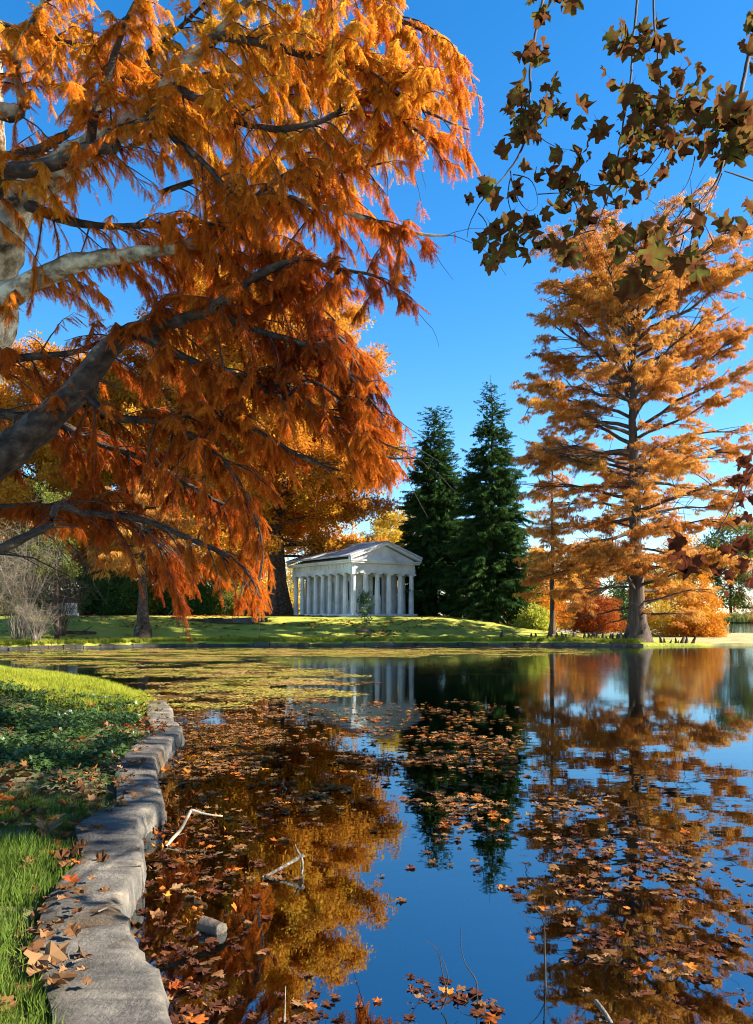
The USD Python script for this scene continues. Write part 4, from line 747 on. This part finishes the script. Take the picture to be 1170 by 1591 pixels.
HANG = [   # twigs: rows (x, y, distance, radius mm); leaves: (x, y, size)
 ([(520, -900, 5.2, 14), (330, -420, 4.9, 10), (275, -150, 4.7, 8), (270, 0, 4.6, 7), (262, 110, 4.55, 6.5), (235, 200, 4.5, 6), (190, 290, 4.5, 5), (130, 370, 4.45, 4), (60, 450, 4.4, 3), (10, 570, 4.4, 1.5)],
  [[(190, 300), (215, 400), (265, 462), (300, 440)], [(285, 120), (330, 180), (430, 215)], [(200, 315), (262, 330), (295, 385), (300, 440)], [(60, 470), (95, 520), (100, 560)], [(430, 215), (470, 235), (490, 262)], [(300, 395), (390, 390), (470, 390)], [(190, 330), (180, 400), (200, 480), (260, 540), (180, 600)], [(420, 395), (460, 460), (455, 540)]],
  [(180, 25, 60), (285, 60, 80), (340, 75, 90), (380, 60, 70), (475, 45, 85), (240, 155, 35), (95, 365, 80), (255, 280, 55), (288, 330, 55), (200, 385, 70), (130, 425, 90), (480, 265, 110), (390, 320, 110), (350, 330, 80), (395, 390, 60), (455, 390, 75), (390, 465, 100), (480, 490, 100), (515, 430, 60), (455, 540, 60), (180, 500, 80), (240, 520, 90), (280, 550, 70), (130, 550, 80), (75, 595, 70), (110, 640, 110), (180, 620, 80), (200, 600, 70), (265, 635, 75), (110, 685, 70), (330, 480, 60), (360, 590, 70), (60, 380, 50), (420, 350, 60), (150, 660, 60), (230, 590, 60)]),
 ([(760, -800, 5.0, 9), (690, -300, 4.7, 7), (668, 0, 4.55, 5.5), (640, 130, 4.5, 5), (625, 270, 4.5, 4.5), (595, 360, 4.5, 3.5), (575, 430, 4.5, 3), (520, 550, 4.5, 2), (470, 590, 4.5, 1.2)],
  [[(600, 350), (550, 360), (500, 350)], [(580, 430), (625, 440), (650, 420)], [(530, 540), (440, 570), (400, 600)]],
  [(500, 350, 50), (550, 365, 100), (640, 335, 90), (630, 440, 70), (600, 510, 35), (430, 640, 90), (400, 620, 60), (450, 612, 40), (590, 330, 60), (660, 360, 50)]),
 ([(760, -500, 4.9, 7), (790, -100, 4.7, 5), (800, 10, 4.6, 4), (835, 60, 4.6, 3.5), (830, 150, 4.6, 3), (790, 240, 4.6, 2.5), (735, 310, 4.6, 2), (690, 330, 4.6, 1)],
  [[(800, 20), (860, 60), (900, 110), (930, 170)], [(935, 240), (910, 340), (870, 400)]],
  [(700, 205, 45), (738, 250, 60), (835, 255, 40), (812, 310, 65), (750, 395, 45), (765, 355, 35), (725, 355, 30), (705, 330, 30), (690, 385, 30), (890, 60, 90), (930, 50, 100), (920, 180, 50), (960, 200, 90)]),
 ([(2600, -1500, 7.5, 40), (1700, -900, 5.6, 22), (1180, -260, 4.6, 13), (1100, 60, 4.4, 11), (1062, 170, 4.35, 9), (1040, 300, 4.3, 7.5), (1015, 350, 4.3, 6), (960, 440, 4.25, 5), (940, 500, 4.2, 4), (860, 560, 4.2, 3), (800, 582, 4.2, 2), (755, 592, 4.2, 1)],
  [[(1045, 310), (1012, 390), (970, 475)], [(930, 525), (915, 605), (876, 720), (872, 860), (860, 990)], [(918, 600), (945, 720), (968, 835)], [(890, 560), (870, 640), (800, 780), (745, 910)], [(920, 620), (990, 740), (1020, 770)], [(1095, 60), (1010, 60), (930, 50)]],
  [(1010, 60, 140), (1060, 40, 120), (1120, 60, 100), (1060, 200, 110), (1110, 220, 120), (1150, 110, 110), (1150, 210, 60), (910, 428, 50), (960, 515, 110), (1015, 485, 80), (630, 600, 140), (640, 570, 100), (710, 550, 90), (765, 650, 130), (720, 760, 150), (660, 790, 90), (845, 590, 50), (870, 680, 90), (800, 720, 60), (940, 705, 80), (1040, 110, 90), (1090, 150, 90), (980, 90, 70), (750, 700, 80)]),
 ([(2400, 100, 7.2, 24), (1500, 300, 5.0, 12), (1170, 335, 4.4, 6), (1105, 318, 4.35, 5), (1050, 305, 4.32, 3)], [[(1250, 330), (1200, 420), (1165, 500)]], [(1160, 430, 50), (1140, 545, 100), (1190, 470, 70)]),
 ([(2600, 900, 7.4, 24), (1700, 1150, 5.5, 14), (1300, 1400, 4.9, 8), (1140, 1520, 4.7, 5), (1040, 1740, 4.6, 3), (900, 1890, 4.6, 1.2)],
  [[(1180, 1500), (1130, 1620), (1120, 1680)], [(1060, 1720), (1140, 1800), (1170, 1960)], [(1040, 1740), (980, 1800), (910, 1830)]],
  [(910, 1905, 110), (1010, 1925, 70), (1110, 1480, 60), (1120, 1590, 90), (1140, 1550, 70), (1090, 1560, 40), (880, 1850, 60), (960, 1870, 50), (1140, 1800, 100), (1100, 1830, 70), (1140, 1900, 80), (1150, 1700, 60), (1160, 1470, 80), (1165, 1640, 70), (940, 1890, 70), (1165, 1960, 60), (1060, 2010, 40)]),
]
for hi, (tw, subs, lvs) in enumerate(HANG):
    mb = MB(); c = curve([(*zz(x, y, d), r / 1000) for x, y, d, r in tw], 0.05); c = wob(c, 0.02, 5, hi * 7); mb.tube(c[:, :3], c[:, 3], 6, 0.2, hi)
    dep = c[-1, 1]
    for sb in subs:
        q = np.array([zz(x, y, dep + 0.02 * k) for k, (x, y) in enumerate(sb)]); q = curve(np.c_[q, np.linspace(0.0035, 0.0012, len(q))], 0.03); mb.tube(q[:, :3], q[:, 3], 5)
    tw_p = part(syc, 'hanging_branch', mb.get(), 'twig_dark', smooth=True)
    if hi < 4:                                                                        # more leaves along the upper wood, towards the trunk
        for x_, y_, *_ in tw[1:5]:
            lvs = lvs + [(x_ + srg.normal() * 55, y_ + srg.normal() * 45 + 20, srg.uniform(45, 95)) for _ in range(7)]
    lvs = lvs + [(x + srg.normal() * 0.5 * s, y + srg.normal() * 0.5 * s, s * srg.uniform(0.55, 0.95)) for x, y, s in lvs if s > 35]
    for j, (x, y, s) in enumerate(lvs):
        p = zz(x, y, dep + srg.uniform(-0.16, 0.16)); sz = s / 2.6 / FPX * p[1] * (0.95 if hi == 5 else 1.12)
        d = unit(np.array([srg.normal() * 0.6, srg.normal() * 0.45, -0.75])); q = quats(d[None], srg.normal(size=1) * 0.75 + PI / 2)[0]
        from scipy.spatial.transform import Rotation
        v, f = HANGING[(hi * 3 + j) % 8]; v = Rotation.from_quat(q).apply((v - [0.5, 0, 0]) * sz) + p
        part(tw_p, 'leaf', (v, f), 'sycamore_red' if hi == 5 else 'sycamore_leaf', smooth=True)

# ---------------------------------------------------------------- near bank: grass, creeping plants, fallen leaves
brg = np.random.default_rng(51)
def bank_points(n, x0, x1, y0, y1, smin, smax=99, dens=None):
    p = np.c_[brg.uniform(x0, x1, n), brg.uniform(y0, y1, n)]; u = CX + p[:, 0] / p[:, 1] * FPX
    p = p[(u > -60)]; s = bank_side(p[:, 0], p[:, 1]); ok = (s > smin) & (s < smax); p, s = p[ok], s[ok]
    if dens is not None: ok = brg.random(len(p)) < dens(p, s); p, s = p[ok], s[ok]
    return np.c_[p, bank_h(p[:, 0], p[:, 1], s)], s
def n2(p, sc, sd=0): return meshkit.fbm(np.c_[p[:, 0] * sc, p[:, 1] * sc, np.full(len(p), 0.37)], 3, sd)
def upright(n, rng, tilt=0.12):
    a = rng.random(n) * 6.28; return quats(np.c_[np.cos(a), np.sin(a), rng.normal(size=n) * tilt], rng.normal(size=n) * tilt)
BLADES = [tussock(230 + s, 15, 1.0, 0.55, 0.05) for s in range(4)]
def near_grass(p, s): return np.where(p[:, 1] < 7.6, sstep(0.36, 0.62, s + 0.5 * (n2(p, 2.2) - 0.5)), 0.25) * (1 - sstep(7.0, 8.6, p[:, 1] + 2.5 * (n2(p, 0.8) - 0.5)) * 0.85) * np.where(n2(p, 1.4, 5) > 0.60, 0.25, 1)
gp, _ = bank_points(60000, -7.5, 1.0, 2.4, 13, 0.40, dens=near_grass); n = len(gp)
scatter('/World/grass', [('tuft', x, 'grass_blade') for x in BLADES], gp, upright(n, brg), brg.uniform(0.055, 0.13, n) * (1.25 - 0.5 * (gp[:, 1] > 6)), seed=4, label='bright green grass on the near bank beside the stone coping')
say(stage.GetPrimAtPath('/World/grass'), category='grass')
gp, _ = bank_points(52000, -16, -3.5, 13.5, 29, 0.12, dens=lambda p, s: sstep(13.6, 15.6, p[:, 1] + 1.5 * (n2(p, 0.9) - 0.5))); n = len(gp)
scatter('/World/grass_001', [('tuft', x, 'grass_sunny') for x in BLADES], gp, upright(n, brg), brg.uniform(0.08, 0.17, n), seed=5, label='sunlit yellow green grass on the end of the near bank')
say(stage.GetPrimAtPath('/World/grass_001'), category='grass')
def ivy_mesh(seed):
    r = np.random.default_rng(seed); m = MB()
    for i in range(11):
        a = r.random() * 6.28; p = np.array([math.cos(a), math.sin(a), 0]) * 0.5 * r.random() ** 0.5 + [0, 0, r.uniform(0.05, 0.42)]
        d = unit([math.cos(a + r.normal()), math.sin(a + r.normal()), r.normal() * 0.4]); sd = unit(np.cross(d, [0.2 * r.normal(), 0.2 * r.normal(), 1])); L = r.uniform(0.2, 0.36)
        m.add([p, p + d * L * .4 + sd * L * .45, p + d * L * .6 + sd * L * .2 + [0, 0, .02], p + d * L, p + d * L * .6 - sd * L * .2 + [0, 0, .02], p + d * L * .4 - sd * L * .45], [(0, 1, 2), (0, 2, 3), (0, 3, 4), (0, 4, 5)])
    return m.get()
gp, s = bank_points(30000, -9.5, -1.6, 7.2, 16.2, 0.42, dens=lambda p, s: sstep(7.3, 8.6, p[:, 1] + 1.6 * (n2(p, 1.1) - 0.5)) * (1 - sstep(14.4, 16, p[:, 1])) * np.where(n2(p, 0.75, 9) > 0.475, 1.0, 0.12) * 0.42); n = len(gp)
scatter('/World/creeping_plants', [('leafy_clump', ivy_mesh(s_), 'ivy_leaf') for s_ in range(4)], gp, upright(n, brg, 0.25), brg.uniform(0.12, 0.30, n), seed=6, label='dark green creeping plants covering the shaded slope of the near bank')
say(stage.GetPrimAtPath('/World/creeping_plants'), category='ground cover')
gp, s = bank_points(9000, -9.5, 0.8, 2.4, 17, 0.10, dens=lambda p, s: 0.10 + 0.55 * (n2(p, 0.75, 9) < 0.45) * (p[:, 1] > 6.5) + 0.5 * np.exp(-((s - 0.62) / 0.16) ** 2)); n = len(gp)
gp[:, 2] += np.where(s < 0.5, 0.11, 0.02) + brg.uniform(0, 0.04, n)
scatter('/World/leaf_litter', [('fallen_leaf', x, m_) for x, m_ in zip(LEAVES, ['fallen_brown'] * 6 + ['fallen_orange', 'fallen_brown'])], gp, upright(n, brg, 0.35), brg.uniform(0.05, 0.12, n), seed=7, label='litter of brown leaves between grass and creeping plants on the near bank')
say(stage.GetPrimAtPath('/World/leaf_litter'), category='leaf litter')
def ground_at(px, py, z0=0.35):
    z = z0
    for _ in range(8):
        d = (EYE - z) * FPX / (py - HOR); x = (px - CX) / FPX * d; z = float(bank_h(np.array([x]), np.array([d]))[0])
    s = float(bank_side(np.array([x]), np.array([d]))[0])
    return np.array([x, d, max(z, 0.225) if s < 0.5 else z])
from scipy.spatial.transform import Rotation
def lay_leaf(name, p, size, m, label, cat, group, rng, tilt=0.25, shapes=LEAVES):
    v, f = shapes[rng.integers(8)]; q = upright(1, rng, tilt)[0]; v = Rotation.from_quat(q).apply((v - [0.5, 0, 0]) * size)
    single(name, (v, f), m, label, cat, group, loc=p)
for px, py, sz in [(78, 1530, 60), (58, 1518, 36), (95, 1570, 48), (40, 1553, 40), (110, 1355, 44), (72, 1295, 36), (90, 1300, 30), (118, 1303, 26), (128, 1316, 22), (75, 1284, 24), (98, 1345, 34), (125, 1346, 22), (62, 1370, 20), (20, 1250, 28), (40, 1268, 26), (12, 1270, 24), (105, 1215, 30), (118, 1222, 24), (28, 1205, 30), (10, 1215, 28), (48, 1190, 26), (60, 1550, 30), (88, 1538, 26), (20, 1335, 22), (170, 1185, 18), (185, 1172, 16), (205, 1150, 16), (160, 1200, 20), (135, 1240, 22), (120, 1232, 18)] + [(brg.uniform(0, 150), brg.uniform(1150, 1580), brg.uniform(11, 24)) for _ in range(60)]:
    p = ground_at(px, py); lay_leaf('fallen_leaf', p + [0, 0, 0.035], sz / FPX * p[1] * 1.15, ['fallen_brown', 'fallen_orange', 'fallen_brown', 'fallen_brown', 'fallen_brown'][brg.integers(5)], 'dry brown leaf lying on the near bank beside the stone coping', 'leaf', 'fallen leaves on the near bank', brg)
# small dry twigs on the coping
for i, (a, b) in enumerate([((152, 1456), (190, 1456)), ((112, 1538), (145, 1533)), ((97, 1458), (108, 1463)), ((92, 1526), (108, 1535))]):
    p, q = ground_at(*a) + [0, 0, 0.03], ground_at(*b) + [0, 0, 0.03]; m_ = (p + q) / 2 + [0.01, 0.02, 0.012]
    single('dry_twig', MB().tube([p, m_, q], [0.006, 0.005, 0.003], 5).get(), 'wet_wood', ['longest thin dark twig lying across the middle of the stone coping', 'dark twig on the coping near the bottom of the picture', 'short pale twig on the coping beside the grass', 'short twig on the coping beside the big yellow leaf'][i], 'twig')

# ---------------------------------------------------------------- in the water: bed leaves, floating leaves, rafts, sticks
def water_pts(n, x0, x1, y0, y1, dens):
    p = np.c_[brg.uniform(x0, x1, n), brg.uniform(y0, y1, n)]; u = CX + p[:, 0] / p[:, 1] * FPX
    s = -bank_side(p[:, 0], p[:, 1]); ok = (s > 0.06) & (u > -40) & (u < 1210); ok[ok] = brg.random(ok.sum()) < dens(p[ok], s[ok])
    return p[ok], s[ok]
p, s = water_pts(40000, -5, 6, 2.6, 15, lambda p, s: 0.95 * (1 - 0.75 * sstep(1.5, 5.5, s)) * np.where(n2(p, 0.9, 3) > 0.40, 1, 0.4) * sstep(16, 7, p[:, 1] + 0 * s)); n = len(p)
z = bed_h(p[:, 0], p[:, 1]) + brg.uniform(0.0, 0.08, n)
scatter('/World/sunken_leaves', [('sunken_leaf', x, m_) for x, m_ in zip(LEAVES, ['fallen_orange', 'fallen_brown', 'fallen_orange', 'fallen_brown'] * 2)], np.c_[p, z], upright(n, brg, 0.3), brg.uniform(0.06, 0.14, n), seed=9, label='orange and brown leaves covering the shallow bed of the pond')
say(stage.GetPrimAtPath('/World/sunken_leaves'), category='leaves')
# single floating leaves near by
def mats(p):
    u = to_px(np.c_[p, np.zeros(len(p))]); x, y = u[:, 0], u[:, 1]
    b = lambda cx, cy, a, c: np.exp(-(((x - cx) / a) ** 2 + ((y - cy) / c) ** 2) ** 2)
    return np.clip(b(440, 1170, 210, 90) + b(720, 1200, 85, 100) + 0.7 * b(690, 1320, 45, 40) + 1.6 * b(620, 1575, 170, 62) + 0.8 * b(960, 1400, 150, 130) + 0.5 * b(860, 1270, 90, 40) + 0.5 * b(330, 1330, 120, 100) + 0.7 * b(300, 1520, 90, 90) + 0.3 * b(1050, 1560, 110, 60), 0, 1)
pts, _ = water_pts(5200, -2.5, 3.6, 3.0, 7.8, lambda p, s: 0.27 * mats(p) * np.where(n2(p, 1.6, 2) > 0.46, 1.0, 0.15) + 0.007)
pts = pts[np.argsort(pts[:, 1])][:270]
for p in pts:
    lay_leaf('floating_leaf', (p[0], p[1], 0.012), brg.uniform(0.045, 0.10), ['fallen_brown', 'wet_leaf', 'fallen_brown', 'wet_leaf', 'fallen_orange'][brg.integers(5)], 'curled dry leaf floating on the near water', 'leaf', 'leaves floating on the near water', brg, 0.10, FLAT_LEAVES)
p, s = water_pts(60000, -6, 5, 5.5, 18.5, lambda p, s: 0.26 * mats(p) * np.where(n2(p, 1.1, 2) > 0.48, 1.0, 0.10) * np.where(p[:, 1] < 7.8, 0.3, 1) * np.where(n2(p * [0.35, 2.4], 1.0, 8) > 0.42, 1, 0.12)); n = len(p)
print('floaters', n)
scatter('/World/floating_leaves', [('floating_leaf', x, m_) for x, m_ in zip(FLAT_LEAVES, ['raft_leaf', 'raft_leaf', 'fallen_brown', 'raft_leaf', 'raft_leaf', 'fallen_orange', 'raft_leaf', 'fallen_brown'])], np.c_[p, np.full(n, 0.012) + brg.random(n) * 0.012], upright(n, brg, 0.07), brg.uniform(0.045, 0.125, n), seed=10, label='mats of small brown leaves floating on the middle of the pond')
say(stage.GetPrimAtPath('/World/floating_leaves'), category='leaves')
def raft_mesh(seed, n=60, sz=0.10):
    r = np.random.default_rng(seed); m = MB()
    for i in range(n):
        a = r.random() * 6.28; q = 0.5 * r.random() ** 0.5; d = r.random() * 6.28
        v, f = blade((math.cos(a) * q, math.sin(a) * q, r.uniform(0, 0.012)), (math.cos(d), math.sin(d), 0.05 * r.normal()), sz * r.uniform(0.5, 1.5), sz * r.uniform(0.5, 1.0), (0.06 * r.normal(), 0.06 * r.normal(), 1)); m.add(v, f)
    return m.get()
def drowned(p, s):
    u = to_px(np.c_[p, np.zeros(len(p))]); x, y = u[:, 0], u[:, 1]; b = lambda cx, cy, a, c: np.exp(-(((x - cx) / a) ** 2 + ((y - cy) / c) ** 2) ** 3)
    k = np.clip(0.6 * b(1040, 1480, 190, 170) + 1.2 * b(620, 1580, 180, 62) + 0.45 * b(300, 1460, 110, 190) + 0.5 * b(900, 1330, 60, 60), 0, 1)
    return 0.55 * k * np.where(n2(p, 1.9, 12) > 0.47, 1.0, 0.15)
p, s = water_pts(30000, -2.6, 4.2, 3.2, 8.2, drowned); n = len(p); print('drowned', n)
scatter('/World/floating_leaves_001', [('wet_leaf', x, m_) for x, m_ in zip(FLAT_LEAVES, ['wet_leaf', 'fallen_brown', 'wet_leaf', 'wet_leaf', 'wet_leaf', 'wet_leaf', 'wet_leaf', 'wet_leaf'])], np.c_[p, 0.006 - 0.05 * brg.random(n) ** 1.5], upright(n, brg, 0.10), brg.uniform(0.04, 0.095, n), seed=15, label='dark wet leaves drifting just under the surface of the near water in the lower part of the picture')
say(stage.GetPrimAtPath('/World/floating_leaves_001'), category='leaves')
RAFTS = [('raft', raft_mesh(s_), m_) for s_, m_ in enumerate(['algae_flake', 'algae_flake', 'raft_leaf'])]
def scum(p, s):
    u = to_px(np.c_[p, np.zeros(len(p))]); x, y = u[:, 0], u[:, 1]; b = lambda cx, cy, a, c: np.exp(-(((x - cx) / a) ** 2 + ((y - cy) / c) ** 2) ** 3)
    k = b(475, 1064, 90, 22) + 0.55 * b(300, 1040, 130, 24) + 0.8 * b(180, 1022, 170, 14) + 0.8 * b(520, 1015, 330, 7) + 0.35 * b(270, 1090, 130, 30) + 0.5 * b(700, 1010, 260, 5)
    return np.clip(k, 0, 1) * np.where(n2(p * [0.35, 1.6], 0.7, 6) > 0.52, 0.6, 0.03)
p, s = water_pts(42000, -24, 12, 16.5, 50.5, scum); ok = p[:, 1] < shore_y(p[:, 0]) - 0.1; p = p[ok]; n = len(p); print('rafts', n)
scatter('/World/floating_algae', RAFTS, np.c_[p, np.full(n, 0.008)], upright(n, brg, 0.0), brg.uniform(0.4, 0.95, n), seed=11, label='yellow brown mats of duckweed and leaf scraps on the far side of the pond')
say(stage.GetPrimAtPath('/World/floating_algae'), category='pond scum')

def stick(name, label, cat, rows, m, subs=(), rough=0.25, sub='stub'):
    c = curve([(*at(x, y, d), r) for x, y, d, r in rows], 0.02); root = thing(name, label, cat)
    part(root, 'stem', MB().tube(c[:, :3], c[:, 3], 9, rough, 5).get(), m, smooth=True)
    for q in subs:
        e = curve([(*at(x, y, d), r) for x, y, d, r in q], 0.02); part(root, sub, MB().tube(e[:, :3], e[:, 3], 7, rough, 9).get(), m, smooth=True)
stick('bent_stick', 'pale bleached stick bent in the middle, rising from the water near the coping', 'stick', [(258, 1316, 6.80, .017), (268, 1303, 6.9, .016), (280, 1290, 7.0, .015), (291, 1270, 7.1, .014), (298, 1259, 7.15, .013), (312, 1263, 7.15, .010), (346, 1268, 7.2, .008)], 'dead_wood')
stick('broken_branch', 'broken bleached branch with a forked end sticking out of the water', 'branch', [(408, 1364, 6.0, .011), (425, 1355, 6.05, .013), (450, 1341, 6.1, .014), (472, 1328, 6.15, .017)], 'drift_wood', [[(468, 1331, 6.14, .012), (462, 1322, 6.16, .010), (458, 1312, 6.18, .006)], [(468, 1332, 6.13, .012), (470, 1345, 6.12, .012), (467, 1362, 6.1, .010)]])
stick('log_stump', 'short sawn log end lying in the shallow water', 'log', [(312, 1434, 5.02, .050), (325, 1439, 5.0, .052), (345, 1446, 4.95, .050)], 'wet_wood', [[(318, 1440, 5.0, .02), (305, 1452, 4.95, .015), (298, 1462, 4.9, .008)]])
stick('water_twig', 'bare branching twig standing in the water left of the brown reflection', 'twig', [(848, 1560, 4.2, 0.0042), (847, 1500, 4.3, 0.0054), (846, 1450, 4.4, 0.0042), (842, 1425, 4.4, 0.0033), (822, 1400, 4.4, 0.0024), (813, 1358, 4.4, 0.0011)], 'twig_dark', [[(846, 1440, 4.4, 0.0030), (848, 1420, 4.4, 0.0024), (845, 1390, 4.4, 0.0018), (851, 1372, 4.4, 0.0009)], [(846, 1465, 4.4, 0.0030), (835, 1445, 4.4, 0.0018), (815, 1428, 4.4, 0.0012), (804, 1416, 4.4, 0.0006)], [(842, 1428, 4.4, 0.0018), (825, 1425, 4.4, 0.0012), (806, 1420, 4.4, 0.0006)], [(850, 1430, 4.4, 0.0018), (857, 1405, 4.4, 0.0012), (866, 1385, 4.4, 0.0006)]], 0.15, 'side_twig')
stick('water_twig', 'bare twig with two thin stems rising from the drowned leaves at the bottom', 'twig', [(686, 1568, 3.98, 0.0036), (694, 1545, 4.0, 0.0042), (688, 1515, 4.0, 0.0030), (680, 1478, 4.0, 0.0018), (660, 1462, 4.0, 0.0009)], 'twig_dark', [[(692, 1540, 4.0, 0.0030), (696, 1520, 4.0, 0.0024), (684, 1480, 4.0, 0.0012), (681, 1465, 4.0, 0.0006)]], 0.15, 'side_twig')
stick('water_twig', 'single thin twig leaning left out of the blue water at the bottom', 'twig', [(742, 1560, 4.02, 0.0036), (741, 1530, 4.05, 0.0036), (722, 1495, 4.1, 0.0024), (716, 1465, 4.1, 0.0018), (717, 1434, 4.1, 0.0009)], 'twig_dark', [[(742, 1545, 4.03, 0.0024), (722, 1560, 4.0, 0.0018), (712, 1572, 3.98, 0.0012)]], 0.15, 'side_twig')
stick('water_twig', 'dark stick lying in the water at the lower right', 'twig', [(925, 1555, 4.0, .010), (940, 1575, 3.92, .011), (955, 1600, 3.85, .011)], 'wet_wood')
stick('reed_stalk', 'pale straight stalk standing in the shallow water at the bottom left', 'stalk', [(442, 1588, 3.86, .0035), (443, 1560, 3.88, .003), (444, 1532, 3.9, .0015)], 'dead_wood')
